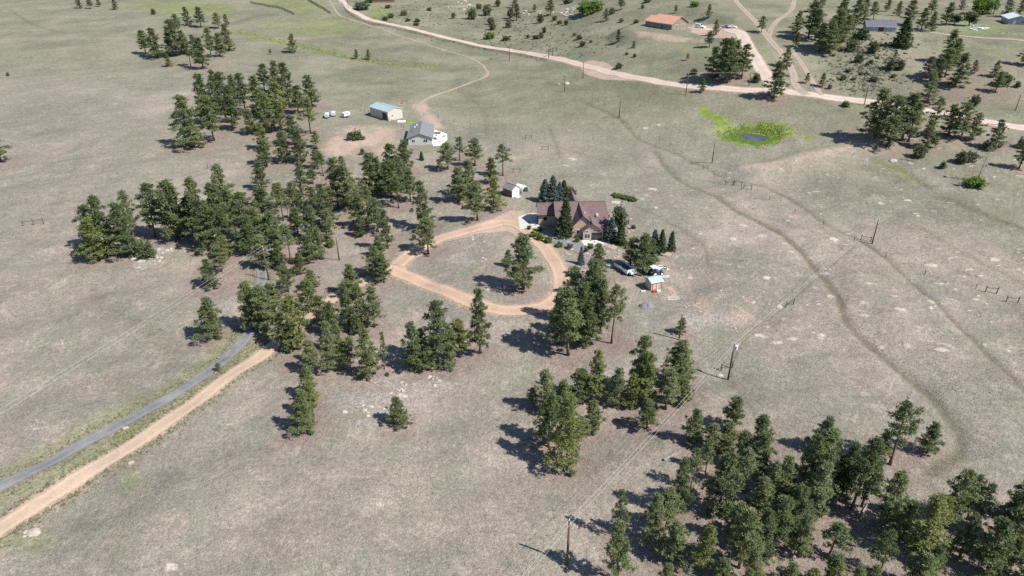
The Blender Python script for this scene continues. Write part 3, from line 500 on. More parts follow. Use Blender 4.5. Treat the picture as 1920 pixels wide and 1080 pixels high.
def trunk_mb(r, H, r0, bend, cut=.97):
    mb = MB(); n = 7; ph = r.uniform(0, 6.28)
    axis = lambda t: np.array([bend * H * (math.sin(t * 3 + ph) - math.sin(ph)) * t, bend * H * (math.cos(t * 2.4 + ph) - math.cos(ph)) * t, H * t])
    mb.tube([axis(t) for t in np.linspace(0, cut, n)], [r0 * (1.25 if i == 0 else 1 - .9 * i / (n - 1)) for i in range(n)], 7)
    return mb, axis
def make_tree(seed, kind):
    r = np.random.default_rng(seed); H = 13.
    pine = kind in 'psd'
    if pine: cb = (r.uniform(.2, .33) if seed % 3 == 0 else r.uniform(.05, .16)) if kind == 'p' else r.uniform(.35, .5); R = 2.7; nb = {'p': 56, 's': 32, 'd': 40}[kind]
    else: cb = .05; R = 2.7; nb = 105
    mb, axis = trunk_mb(r, H, .21 if pine else .18, .012 if pine else .003)
    pos, outv = [], []; lean = r.uniform(0, 6.28)
    gaps = r.uniform(0, 6.28, 3)
    for i in range(nb):
        s = ((i + r.uniform(0, 1)) / nb) ** (.9 if pine else 1.1); t = cb + (1 - cb) * s * .97
        az = i * 2.4 + r.uniform(-.5, .5)
        if pine:
            ln = R * (min(1., .6 + 1.6 * s) * (1 - s) ** .7 * 1.0 + .12) * r.uniform(.42, 1.22) * (1 + .18 * math.cos(az - lean))
            ln *= 1 - .3 * max(0, math.cos(az - gaps[i % 3])) ** 4
            el = math.radians(-8 + 22 * s + 34 * s * s + r.uniform(-12, 12))
            if kind == 'd': ln *= .8
        else:
            ln = R * ((1 - s) ** .85 * .95 + .06) * r.uniform(.8, 1.08); el = math.radians(-14 + 34 * s + r.uniform(-6, 6))
        a = axis(t); d = np.array([math.cos(az) * math.cos(el), math.sin(az) * math.cos(el), math.sin(el)])
        e = a + d * ln; mid = a + d * ln * .5 + np.array([0, 0, .06 * ln])
        if pine or kind == 'd': mb.tube([a, mid, e], [.075, .045, .014], 3, False)
        if kind == 'd':
            for _ in range(4):
                f = r.uniform(.35, .95); q = a + d * ln * f; dd = d + r.normal(0, .6, 3); mb.tube([q, q + dd * ln * .3], [.022, .008], 3, False)
        m = int((5 + ln * 4.2) * (1 if kind == 'p' else .75)) if pine else int(4 + ln * 5)
        if kind == 'd': m = 1 if r.uniform() < .15 else 0
        side = np.cross(d, (0, 0, 1)); side /= np.linalg.norm(side)
        if pine and m:
            for _ in range(max(2, int(ln * 2.1 + .6))):
                f = 1 - .68 * r.uniform() ** 1.4
                q = a + d * ln * f + side * r.normal(0, .16 * ln) + np.array([0, 0, r.normal(.1, .18)])
                for _ in range(4):
                    pos.append(q + r.normal(0, .22, 3) * np.array([1, 1, .45])); outv.append(d)
            m = 0
        for _ in range(m):
            f = r.uniform(.3, 1.03) if pine else r.uniform(.2, 1.02)
            q = a + d * ln * f + side * r.normal(0, .17 * ln * (1.2 - f * .6)) + np.array([0, 0, r.normal(.08, .16) if pine else r.normal(0, .07)])
            pos.append(q); outv.append(d)
    top = axis(.97)
    for _ in range(10 if kind != 'd' else 1): pos.append(top + r.normal(0, .22, 3) * np.array([1, 1, 1.4])); outv.append(np.array([0, 0, 1.]))
    pos, outv = np.array(pos), np.array(outv)
    if pine: V, Fc, val = clumps(pos, outv, r, 11 if kind == 'p' else 9, .36, .078)
    else: V, Fc, val = clumps(pos, outv, r, 7, .42, .13, .05, .55)
    mat = {'e': 'spruce_green', 'b': 'spruce_blue'}.get(kind, 'pine_needles')
    return mb.mesh('trunk', 'dead_wood' if kind == 'd' else 'bark', True), npmesh('crown', V, Fc, mat, {'v': val}), H, 2 * R * .8
def make_shrub(seed, mat, tall=1.):
    r = np.random.default_rng(seed); mb = MB(); H = 2.
    n = 170; u = r.normal(0, 1, (n, 3)); u /= np.linalg.norm(u, axis=1)[:, None]; rad = r.uniform(.3, 1.1, (n, 1)) ** .6
    lob = 1 + .34 * np.sin(3 * np.arctan2(u[:, 1], u[:, 0]) + seed) + .25 * np.sin(6 * u[:, 2] + seed * 2) + r.normal(0, .1, n)
    pos = u * rad * lob[:, None] * np.array([.85, .85, .82 * tall]) + np.array([0, 0, .95 * tall])
    for i in range(7):
        a = i * .9; e = np.array([.5 * math.cos(a), .5 * math.sin(a), 1.1 * tall]); mb.tube([(0, 0, -.1), e * .5 + np.array([0, 0, .1]), e], [.06, .04, .015], 4, False)
    V, Fc, val = clumps(pos, u, r, 9, .3, .085, .4, .8); V[:, 2] = np.maximum(V[:, 2], -.02)
    return mb.mesh('stem', 'bark', True), npmesh('foliage', V, Fc, mat, {'v': val}), 1.9 * tall, 1.9
def make_leafy(seed, mat):
    r = np.random.default_rng(seed); H = 6.; mb, axis = trunk_mb(r, H, .16, .02, .8); pos, outv = [], []
    for i in range(30):
        t = r.uniform(.2, .8); az = i * 2.4; d = np.array([math.cos(az) * .8, math.sin(az) * .8, r.uniform(.2, .9)]); d /= np.linalg.norm(d); ln = 2.3 * r.uniform(.5, 1) * (1.15 - t * .6); a = axis(t)
        mb.tube([a, a + d * ln], [.06, .015], 4, False)
        for _ in range(16): f = r.uniform(.3, 1.1); pos.append(a + d * ln * f + r.normal(0, .28, 3)); outv.append(d)
    V, Fc, val = clumps(np.array(pos), np.array(outv), r, 9, .3, .13, .2, 1.)
    return mb.mesh('trunk', 'bark', True), npmesh('crown', V, Fc, mat, {'v': val}), H, 4.2
PROTO = {'p': [make_tree(11 + i, 'p') for i in range(11)], 's': [make_tree(51 + i, 's') for i in range(4)], 'd': [make_tree(71 + i, 'd') for i in range(2)],
         'b': [make_tree(81 + i, 'b') for i in range(3)], 'e': [make_tree(91 + i, 'e') for i in range(3)],
         'j': [make_shrub(101 + i, 'shrub_leaves') for i in range(5)], 'l': [make_shrub(111 + i, 'lush_leaves', .9) for i in range(3)],
         'r': [make_leafy(121, 'shrub_leaves'), make_leafy(122, 'shrub_leaves')], 'm': [make_leafy(131, 'red_leaves')]}
# place words: first matching box of the survey picture (x0, y0, x1, y1)
PLACE = [((0, 0, 240, 60), 'at the far top edge of the grey meadow'), ((240, 0, 445, 140), 'in the far grove between grey meadow and green field'),
 ((-20, 200, 30, 320), 'standing alone on the open grey meadow'), ((440, 80, 560, 110), 'alone on the meadow beside the green creek bed'), ((560, 80, 760, 120), 'at the foot of the far green creek bed'),
 ((330, 110, 610, 285), 'in the tall stand beside the white trailers'), ((640, 240, 700, 300), 'on the bare soil yard of the grey roofed house'),
 ((640, 0, 960, 80), 'on the sage slope above the far gravel road'), ((1280, 50, 1420, 165), 'in the group below the gravel drive of orange roofed house'), ((960, 0, 1300, 135), 'on the rocky slope beside the orange roofed house'),
 ((1300, 0, 1400, 50), 'on the grass behind the orange roofed house'), ((1400, 0, 1490, 200), 'beside the fork of the far gravel road'), ((1490, 0, 1600, 110), 'in the wood beside the grey roofed barn'), ((1600, 0, 1920, 62), 'in the far wood behind the grey roofed barn'),
 ((1490, 60, 1640, 205), 'on the sage slope below the grey roofed barn'), ((1640, 60, 1920, 200), 'on the grass slope below the light upper track'), ((1600, 200, 1920, 360), 'in the row along the road behind the pond'),
 ((150, 285, 470, 500), 'in the meadow edge of wood by pale rocks'), ((340, 480, 480, 720), 'on the meadow side of the asphalt lane'),
 ((470, 285, 640, 480), 'in the dense wood around the upper asphalt lane'), ((640, 260, 720, 480), 'in the open wood below the bare soil yard'), ((720, 250, 860, 400), 'in the open wood below the grey roofed house'), ((720, 400, 830, 490), 'at the upper entrance of the circular drive'), ((850, 250, 960, 420), 'between the grey roofed house and brown shed'),
 ((930, 460, 1010, 560), 'inside the loop of the circular drive'), ((470, 480, 730, 640), 'in the wood where the dirt drive enters'), ((470, 600, 660, 820), 'in the wood edge below the dirt drive'), ((640, 600, 735, 730), 'in the wood edge above pale rock slabs'), ((735, 590, 940, 720), 'in the clump below the circular drive'), ((720, 720, 780, 820), 'alone beside the pale rock slabs'),
 ((1000, 320, 1090, 382), 'in the clump behind the brown house'), ((990, 400, 1180, 480), 'in the planting bed around brown house'), ((1120, 400, 1280, 515), 'in the garden between brown house and parked trailer'), ((1040, 480, 1180, 680), 'in the clump below the brown house'),
 ((1260, 600, 1290, 640), 'beside the bare pole without wires'), ((960, 640, 1330, 900), 'in the clump beside the overhead power line'), ((1640, 760, 1760, 880), 'at the upper edge of the near wood'), ((960, 780, 2000, 1400), 'in the near wood along the power line')]
KIND = {'p': ('pine_tree', 'green pine', 'pine tree'), 's': ('pine_tree', 'thin sparse pine', 'pine tree'), 'd': ('dead_tree', 'bare grey dead tree', 'dead tree'), 'b': ('spruce_tree', 'blue green spruce', 'spruce tree'), 'e': ('spruce_tree', 'dark green conical spruce', 'spruce tree'),
        'j': ('shrub', 'round grey green shrub', 'shrub'), 'l': ('shrub', 'bright green leafy shrub', 'shrub'), 'r': ('leafy_tree', 'broad grey green leafy tree', 'leafy tree'), 'm': ('leafy_tree', 'small dark red leafy tree', 'leafy tree')}
TINT = [('dark green', (.86, .9, .88)), ('green', (1.12, 1.1, 1.06)), ('yellowish green', (1.3, 1.22, .95)), ('greyish green', (1.25, 1.2, 1.32))]
for t in TREES:
    x, y = t['px']
    for (x0, y0, x1, y1), w in PLACE:
        if x0 <= x <= x1 and y0 <= y <= y1: break
    else: w = 'on open ground'
    t['where'] = w
from collections import defaultdict
REG = defaultdict(list)
for t in TREES: REG[(t['where'], t['k'])].append(t)
def words(t):
    g = REG[(t['where'], t['k'])]
    if len(g) < 3: return ''
    hs = sorted(q['h'] for q in g); r = hs.index(t['h']) / (len(hs) - 1)
    a = 'small' if r < .34 else 'medium' if r < .67 else 'tall'
    if t['k'] not in 'ps': return {'small': 'small', 'medium': 'medium', 'tall': 'large'}[a] + ' '
    ws = sorted(q['w'] / q['h'] for q in g)
    return a + (' broad ' if t['w'] / t['h'] > ws[len(ws) // 2] else ' slender ')
for i, t in enumerate(TREES):
    k = t['k']; pr = PROTO[k]; tm, cm, H0, W0 = pr[(i * 7 + i // 3) % len(pr)]
    nm, adj, cat = KIND[k]; w = t['where']
    tn, tc = TINT[random.choices(range(4), (.34, .38, .1, .18) if t['px'][1] > 560 else (.45, .35, .05, .15))[0]] if k in 'ps' else TINT[1]
    if k == 'p': adj = tn + ' pine'
    if k == 's': adj = 'sparse ' + tn + ' pine'
    root = empty(nm, (t['p'][0], t['p'][1], t['p'][2] - .05), random.uniform(0, 6.28), f'{words(t)}{adj} {w}', cat, f'{cat}s {w}')
    t['w'] *= .93 if t['px'][1] > 800 else 1; sz = t['h'] / H0; sx = np.clip(t['w'] * (1.07 if k in 'ps' else .82 if k == 'j' else 1) / W0, .5 * sz if k in 'psdbe' else 0, 1.7 * sz if k in 'psdbe' else 9)
    if k in 'jl': sz = np.clip(sz, .35 * sx, 1.3 * sx)
    root.scale = (float(sx), float(sx * random.uniform(.9, 1.1)), float(sz))
    if k in 'psd': root.rotation_euler = (random.gauss(0, .025), random.gauss(0, .025), root.rotation_euler[2])
    a, b = ('stem', 'foliage') if k in 'jl' else ('trunk', 'crown')
    link(a, tm, root); link(b, cm, root).color = (*tc, 1)
# ------------------------------------------------------------------ building materials
simple('stucco_tan', (.46, .34, .26), .9, .1, 1.2); simple('siding_cream', (.52, .47, .42), .8, .07, 1.5); simple('siding_grey', (.48, .47, .45), .8, .08, 1.5)
simple('siding_pink', (.55, .42, .35), .85, .08, 1.5); simple('siding_brown', (.2, .12, .085), .85, .2, 2); simple('siding_bluegrey', (.3, .34, .38), .8, .1, 1); simple('siding_taupe', (.24, .2, .17), .85, .1, 1)
simple('stone_base', (.24, .2, .175), .9, .35, 3, bump=.4); simple('trim_white', (.7, .69, .66), .6, .05); simple('trim_dark', (.06, .045, .04), .7, .2)
simple('concrete', (.5, .48, .45), .9, .1, .8); simple('concrete_white', (.64, .62, .59), .9, .06, .8); simple('paver_pink', (.4, .29, .24), .9, .2, 2.5)
simple('slate_gravel', (.2, .2, .21), .95, .3, 4, bump=.5); simple('rock_pale', (.4, .345, .295), .95, .25, 1.2, bump=.5); simple('rock_pink', (.36, .27, .23), .95, .25, 1.2, bump=.5)
simple('pole_wood', (.14, .075, .05), .85, .3, 3); simple('post_wood', (.11, .085, .07), .9, .3, 3); simple('fence_black', (.05, .045, .042), .8, .3, 2); simple('wood_pale', (.5, .44, .36), .85, .2, 3)
simple('wire', (.62, .61, .6), .45, .03, 1, spec=.5); simple('white_paint', (.78, .78, .77), .35, .04, 1, spec=.5); simple('black_rubber', (.025, .025, .027), .8, .2, 4); simple('blue_paint', (.03, .07, .17), .4, .2, 2, spec=.5)
simple('steel', (.35, .35, .36), .45, .2, 2, metal=.6); simple('red_paint', (.4, .05, .04), .5, .15, 2); simple('grey_paint', (.2, .205, .22), .5, .15, 2)
simple('galvanised', (.55, .56, .57), .5, .1, 1, metal=.3); simple('tarp_white', (.8, .8, .79), .6, .04, 2)
m, nt, bs, out = nodes_of('window_glass'); bs.inputs['Base Color'].default_value = (.02, .025, .03, 1); bs.inputs['Roughness'].default_value = .08; bs.inputs['Specular IOR Level'].default_value = .6
def roof_mat(name, col, course, var, rough=.9, spec=.15):
    m, nt, bs, out = nodes_of(name); P = wpos(nt)
    c = ramp(nt, nz(nt, .9, 4, .7, P), [(.3, tuple(v * (1 - var) for v in col)), (.7, tuple(v * (1 + var) for v in col))])
    c = mixc(nt, .5, c, ramp(nt, nz(nt, 6, 2, .6, P), [(.3, .75), (.7, 1.2)]), 'MULTIPLY')
    nt.links.new(c, bs.inputs['Base Color']); bs.inputs['Roughness'].default_value = rough; bs.inputs['Specular IOR Level'].default_value = spec
roof_mat('shingle_brown', (.165, .115, .108), .2, .2); roof_mat('shingle_grey', (.2, .195, .2), .2, .12); roof_mat('metal_green', (.34, .45, .43), .3, .06, .45, .4); roof_mat('metal_orange', (.56, .31, .2), .3, .08, .5, .4)
roof_mat('metal_slate', (.15, .155, .175), .3, .08, .5, .4); roof_mat('metal_turquoise', (.42, .53, .55), .3, .06, .45, .4); roof_mat('metal_white', (.68, .69, .7), .3, .04, .5, .4)

# ------------------------------------------------------------------ building blocks (local frame: x along ridge)
def gable_block(root, x0, x1, y0, y1, h, rise, wall, roof, ov=.35, ridge=None, along='x', base=-.4, wname='wall', thick=.16, cut=None, ribs=0):
    """walls + two roof slopes. ridge runs along x (or y)"""
    sw = (lambda a, b, z: (a, b, z)) if along == 'x' else (lambda a, b, z: (b, a, z))
    if along == 'y': x0, x1, y0, y1 = y0, y1, x0, x1
    r = (y0 + y1) / 2 if ridge is None else ridge
    sec = [(y0, base), (y1, base), (y1, h), (r, h + rise), (y0, h)]
    MB().prism([sw(x0, a, b) for a, b in sec], np.array(sw(x1 - x0, 0, 0))).obj(wname, wall, root)
    for ya, yr in ((y0, r), (y1, r)):
        sl = rise / abs(yr - ya); o = -1 if ya < yr else 1
        e = ya + o * ov; ez = h - sl * ov
        a = [sw(x0 - ov, e, ez + .02), sw(x0 - ov, yr, h + rise + .02), sw(x1 + ov, yr, h + rise + .02), sw(x1 + ov, e, ez + .02)]
        ro = MB().prism(a, (0, 0, thick)).obj('roof_slope', roof, root)
        MB().box(*sorted((sw(x0 - ov, 0, 0)[0], sw(x1 + ov, 0, 0)[0])) if along == 'x' else sorted((e - .04, e + .04)), *(sorted((e - .04, e + .04)) if along == 'x' else (x0 - ov, x1 + ov)), ez - .08, ez + thick - .01).obj('gutter', 'trim_dark' if roof == 'shingle_brown' else 'trim_white', ro)
        for i in range(ribs):
            t = x0 - ov + .25 + (x1 - x0 + 2 * ov - .5) * i / (ribs - 1)
            MB().prism([sw(t - .04, e, ez + thick + .021), sw(t - .04, yr - o * -.02, h + rise + thick + .021), sw(t + .04, yr - o * -.02, h + rise + thick + .021), sw(t + .04, e, ez + thick + .021)], (0, 0, .05)).obj('roof_seam', roof, ro)
    MB().box(*((x0 - ov, x1 + ov, r - .14, r + .14) if along == 'x' else (r - .14, r + .14, x0 - ov, x1 + ov)), h + rise + thick - .03, h + rise + thick + .07).obj('ridge_cap', roof, root)
def opening(root, name, c, u, n, w, h, pane='window_glass', frame='trim_white', bars=1, proud=.05):
    """framed window or door at c (centre of its foot) on a wall with direction u, outward normal n"""
    c = np.array(c, float); u = np.array(u, float); n = np.array(n, float); z = np.array([0, 0, 1.])
    def slab(a0, a1, b0, b1, d0, d1, nm, mt, par):
        mb = MB(); q = [c + u * a + z * b + n * d0 for a, b in ((a0, b0), (a1, b0), (a1, b1), (a0, b1))]; mb.prism(q, n * (d1 - d0)); return mb.obj(nm, mt, par)
    fr = .09
    f = MB()
    for a0, a1, b0, b1 in ((-w / 2, w / 2, h - fr, h), (-w / 2, w / 2, 0, fr), (-w / 2, -w / 2 + fr, fr, h - fr), (w / 2 - fr, w / 2, fr, h - fr)) + tuple((-w / 2 + w * i / (bars + 1) - .035, -w / 2 + w * i / (bars + 1) + .035, fr, h - fr) for i in range(1, bars + 1)):
        f.prism([c + u * a + z * b + n * .012 for a, b in ((a0, b0), (a1, b0), (a1, b1), (a0, b1))], n * proud)
    fo = f.obj(name, frame, root)
    for i in range(bars + 1):
        slab(-w / 2 + w * i / (bars + 1) + .04, -w / 2 + w * (i + 1) / (bars + 1) - .04, fr, h - fr, .008, .03, 'pane', pane, fo)
    return fo
def slab_on(name, pts, mat, label, cat, t=.12, lift=.04, group=None):
    p = GP(pts); z = max(q[2] for q in p) + lift
    c = np.mean([q[:2] for q in p], 0)
    o = MB().prism([(q[0] - c[0], q[1] - c[1], -t - .2) for q in p], (0, 0, t + .2)).obj(name, mat, loc=(c[0], c[1], z)); return T(o, label, cat, group)
# ---- brown house ----
HB = empty('brown_house', (0, 0, 0), 0, 'tan stucco house with brown shingle roofs and glazed front room', 'house')
HB.location = (15., 162., 0.); HB.rotation_euler = (0, 0, math.radians(2))
def L(x, y): return x - 15., y - 162.
gable_block(HB, 11.2 - 15, 23.6 - 15, 156.6 - 162, 170.5 - 162, 2.9, 3.0, 'stucco_tan', 'shingle_brown', ov=.5, ridge=2.0)
gable_block(HB, 6.9 - 15, 11.19 - 15, 163.4 - 162, 169 - 162, 3.0, 1.9, 'stucco_tan', 'shingle_brown', ov=.4, ridge=166 - 162)
gable_block(HB, 14.6 - 15, 20.6 - 15, 155.0 - 162, 163.5 - 162, 3.05, 2.75, 'stucco_tan', 'shingle_brown', ov=.4, along='y', ridge=17.2 - 15)
gable_block(HB, 17.15 - 15, 22.0 - 15, 153.4 - 162, 157.5 - 162, 2.65, 1.75, 'stucco_tan', 'shingle_brown', ov=.45, along='y', ridge=19.3 - 15)
gable_block(HB, 15. - 15, 17.6 - 15, 166. - 162, 172.6 - 162, 3.8, 1.9, 'stucco_tan', 'shingle_brown', ov=.3, along='y')
MB().box(21. - 15, 21.5 - 15, 158.6 - 162, 159 - 162, 4.1, 4.75).obj('roof_vent', 'trim_white', HB); MB().cyl((17.9 - 15, 157.6 - 162, 5.3), (0, 0, 1), .12, .9, 8).obj('vent_pipe', 'trim_white', HB)
ys = 153.4 - 162
opening(HB, 'window', (18.15 - 15, ys, .45), (1, 0, 0), (0, -1, 0), 1.5, 1.35, bars=1); opening(HB, 'patio_door', (20.5 - 15, ys, .08), (1, 0, 0), (0, -1, 0), 2.5, 1.95, bars=2, frame='trim_dark')
opening(HB, 'window', (18.0 - 15, ys, 2.02), (1, 0, 0), (0, -1, 0), .95, .62, bars=1); opening(HB, 'window', (20.35 - 15, ys, 2.2), (1, 0, 0), (0, -1, 0), 1.9, .62, bars=2)
MB().box(17.1 - 15, 22.05 - 15, ys - .06, ys - .004, -.3, .06).obj('plinth', 'stone_base', HB)
opening(HB, 'window', (8.6 - 15, 163.4 - 162, 1.3), (1, 0, 0), (0, -1, 0), .9, .8, bars=0, frame='trim_dark'); opening(HB, 'window', (13. - 15, 156.6 - 162, 1.), (1, 0, 0), (0, -1, 0), 1.4, 1.2); opening(HB, 'window', (16.0 - 15, 155.0 - 162, 1.0), (1, 0, 0), (0, -1, 0), .8, 1.2, bars=0)
for yy in (164.9, 167.4): opening(HB, 'garage_door', (6.9 - 15, yy - 162, .02), (0, 1, 0), (-1, 0, 0), 2.3, 2.2, pane='siding_brown', frame='trim_dark', bars=0)
opening(HB, 'window', (14.6 - 15, 157. - 162, 1.), (0, 1, 0), (-1, 0, 0), 1.2, 1.2); opening(HB, 'window', (23.6 - 15, 160. - 162, 1.), (0, -1, 0), (1, 0, 0), 1.4, 1.2); opening(HB, 'window', (23.6 - 15, 166. - 162, 1.), (0, -1, 0), (1, 0, 0), 1.4, 1.2)
slab_on('concrete_apron', [(971, 407), (990, 400), (1009, 400), (1011, 421), (1024, 425), (975, 430)], 'concrete', 'pale concrete apron in front of the brown house garage', 'concrete apron')
slab_on('front_patio', [(1089, 451), (1128, 449), (1134, 459), (1098, 463)], 'concrete_white', 'white concrete patio before the glazed front room', 'patio')
slab_on('flagstone_bed', [(1128, 449), (1142, 446), (1162, 452), (1155, 470), (1136, 462)], 'paver_pink', 'pink paved strip beside the glazed front room', 'paving', lift=.02)
slab_on('planting_bed', [(1012, 432), (1040, 440), (1068, 446), (1088, 452), (1096, 464), (1120, 478), (1105, 482), (1070, 470), (1040, 456), (1016, 440)], 'slate_gravel', 'dark gravel planting bed along the front of the brown house', 'planting bed', lift=.0)
slab_on('gravel_bed', [(1070, 488), (1090, 484), (1104, 490), (1098, 502), (1078, 502)], 'slate_gravel', 'dark gravel bed around the small blue spruce', 'planting bed', lift=.0)
slab_on('paved_disc', [(1232 + 13 * math.cos(a) + 16, 474 + 7 * math.sin(a)) for a in np.linspace(0, 6.28, 17)[:-1]], 'paver_pink', 'round pink paved disc beneath the row of small spruces', 'paving', lift=.03)
slab_on('fire_pit_pad', [(1084, 508), (1096, 505), (1104, 510), (1098, 518), (1086, 517)], 'paver_pink', 'small pink paved pad near the gravel bed', 'paving', lift=.02)
# ---- barn with green roof ----
a, b = G(728, 227, z_at), G(694.8, 216.7, z_at); ang = math.atan2(b[1] - a[1], b[0] - a[0]); Lb = float(np.hypot(*(b - a)[:2]))
BA = empty('metal_barn', (a[0], a[1], .4), ang, 'cream metal barn with turquoise green roof and dark doorway', 'barn')
gable_block(BA, 0, Lb, -7.0, 0, 3.5, 1.15, 'siding_cream', 'metal_green', ov=.25, ribs=9)
opening(BA, 'barn_door', (2.2, 0, .05), (1, 0, 0), (0, 1, 0), 2.9, 2.9, pane='trim_dark', frame='siding_cream', bars=0); opening(BA, 'door', (.55, 0, .05), (1, 0, 0), (0, 1, 0), .6, 2.1, pane='trim_dark', frame='trim_dark', bars=0)
opening(BA, 'window', (0, -2.2, 1.3), (0, 1, 0), (-1, 0, 0), .8, .8)
for i in range(7): MB().box(Lb * (i + .5) / 7 - .03, Lb * (i + .5) / 7 + .03, .002, .04, 0, 3.4).obj('wall_rib', 'siding_cream', BA) if not (.3 < Lb * (i + .5) / 7 < 3.9) else None
# ---- grey roofed house ----
a, b = G(766, 272.2, z_at), G(810.4, 270.6, z_at); ang = math.atan2(b[1] - a[1], b[0] - a[0]); Wg = float(np.hypot(*(b - a)[:2]))
HG = empty('grey_roofed_house', (a[0], a[1], -.3), ang - .06, 'pale house with grey shingle roof and big white patio', 'house')
gable_block(HG, 0, Wg, 0, 16.5, 2.5, 1.5, 'siding_grey', 'shingle_grey', ov=.5, along='y', ridge=Wg / 2)
opening(HG, 'window', (1.8, 0, .9), (1, 0, 0), (0, -1, 0), 1.2, 1.1); opening(HG, 'window', (6, 0, .9), (1, 0, 0), (0, -1, 0), 1.6, 1.1); opening(HG, 'door', (Wg, 6, .05), (0, 1, 0), (1, 0, 0), 1.8, 2.1, bars=1); opening(HG, 'window', (Wg, 11, .9), (0, 1, 0), (1, 0, 0), 1.5, 1.1)
opening(HG, 'garage_door', (0, 5, .03), (0, 1, 0), (-1, 0, 0), 2.8, 2.2, pane='siding_grey', bars=0); opening(HG, 'window', (0, 11, .9), (0, 1, 0), (-1, 0, 0), 1.4, 1.1)
for x, y, z in ((1.6, 10, 3.45), (2.2, 12, 3.7)): MB().box(x, x + .5, y, y + .5, z - .5, z + .35).obj('roof_vent', 'trim_white', HG)
MB().cyl((1., 6, 3.2), (0, 0, 1), .14, 1., 8).obj('flue_pipe', 'trim_dark', HG)
slab_on('white_patio', [(806, 242), (824, 246), (838, 251), (839, 262), (826, 273), (812, 274)], 'concrete_white', 'large white concrete patio beside the grey roofed house', 'patio')
o = MB(); a = G(816, 261, z_at); o.box(-2, 2, -1.2, 1.2, 2.2, 2.35)
HT = empty('porch_cover', (a[0], a[1], a[2]), .05, 'small brown porch roof on posts over the white patio', 'porch'); o.obj('roof', 'shingle_brown', HT)
for x in (-1.85, 1.85):
    for y in (-1.05, 1.05): MB().box(x - .06, x + .06, y - .06, y + .06, -.1, 2.2).obj('post', 'trim_white', HT)
# ---- small gabled shed and canopy ----
a, b = G(960, 370.7, z_at), G(974, 365.5, z_at); ang = math.atan2(b[1] - a[1], b[0] - a[0])
SH = empty('garden_shed', (a[0], a[1], 0), ang, 'small brown shed with grey roof and white gable end', 'shed')
gable_block(SH, 0, 3.0, 0, 3.6, 2.2, .95, 'siding_brown', 'shingle_grey', ov=.15, along='y'); MB().prism([(.02, -.02, 0), (2.98, -.02, 0), (2.98, -.02, 2.18), (1.5, -.02, 3.12), (.02, -.02, 2.18)], (0, .012, 0)).obj('gable_end', 'trim_white', SH)
opening(SH, 'door', (1.5, -.02, .05), (1, 0, 0), (0, -1, 0), 1.2, 1.9, pane='trim_white', bars=0)
CN = empty('canopy_shelter', (3.9, 186.3, 0), ang, 'white arched tarp shelter beside the small brown shed', 'shelter')
arc = [(1.45 * math.cos(t), 0, 2.1 * math.sin(t)) for t in np.linspace(0, math.pi, 9)]; arc2 = [(p[0] * .96, 0, p[2] * .97) for p in arc[::-1]]
mb = MB()
for i in range(8): mb.prism([arc[i], arc[i + 1], (arc[i + 1][0] * .96, 0, arc[i + 1][2] * .96), (arc[i][0] * .96, 0, arc[i][2] * .96)], (0, 3.2, 0))
mb.obj('cover', 'tarp_white', CN)
for y in (0.05, 3.15): MB().tube([(p[0] * .93, y, p[2] * .93) for p in arc], .04, 6).obj('hoop', 'steel', CN)
slab_on('shed_ramp', [(966, 369), (974, 366.5), (978, 369), (970, 372)], 'galvanised', 'flat grey board lying before the small shed', 'board', t=.05)
# ---- shed with turquoise roof ----
a, b = G(1219.5, 545.5, z_at), G(1240, 541.5, z_at); ang = math.atan2(b[1] - a[1], b[0] - a[0]); w = float(np.hypot(*(b - a)[:2]))
S2 = empty('small_cabin', (a[0], a[1], 0), ang, 'little tan cabin shed with turquoise metal roof', 'shed')
gable_block(S2, 0, w, 0, 2.3, 2.0, .4, 'siding_pink', 'metal_turquoise', ov=.22, along='x', ribs=6)
opening(S2, 'double_door', (w / 2, 0, .05), (1, 0, 0), (0, -1, 0), w * .72, 1.7, pane='siding_pink', frame='siding_brown', bars=1)
for x in (.04, w - .04): MB().box(x - .05, x + .05, -.06, -.005, 0, 2.0).obj('corner_post', 'siding_brown', S2)
# ---- orange roofed house ----
a, b = at_z(1259., 56.5, 19.2), at_z(1213.3, 48.8, 19.2); ang = math.atan2(b[1] - a[1], b[0] - a[0]); ang = math.radians(127); Lo = 19.
HO = empty('orange_roofed_house', (a[0], a[1], 19.1), ang, 'long taupe house with bright orange metal roof', 'house')
gable_block(HO, 0, Lo * .74, -12.5, 0, 3.1, 3.0, 'siding_taupe', 'metal_orange', ov=.7, along='x', ribs=10)
gable_block(HO, Lo * .742, Lo, -10.5, -.8, 2.9, 2.3, 'siding_taupe', 'metal_orange', ov=.4, along='x', ribs=4)
for i in range(4): opening(HO, 'window', (3 + i * 3.1, 0, .9), (1, 0, 0), (0, 1, 0), 1.6, 1.4)
for i in range(3): MB().box(1.5 + i * 5 - .1, 1.5 + i * 5 + .1, .55, .7, -.3, 2.75).obj('porch_post', 'siding_brown', HO)
MB().box(0, Lo * .74, .02, 1.0, -.5, .06).obj('porch_floor', 'wood_pale', HO)
opening(HO, 'garage_door', (0, -3.6, .03), (0, 1, 0), (-1, 0, 0), 3, 2.4, pane='siding_taupe', frame='trim_white', bars=0); opening(HO, 'garage_door', (0, -8.4, .03), (0, 1, 0), (-1, 0, 0), 3, 2.4, pane='siding_taupe', frame='trim_white', bars=0)
MB().box(Lo + .05, Lo + 4.5, -8.5, -1.5, -.8, .12).obj('terrace', 'paver_pink', HO)
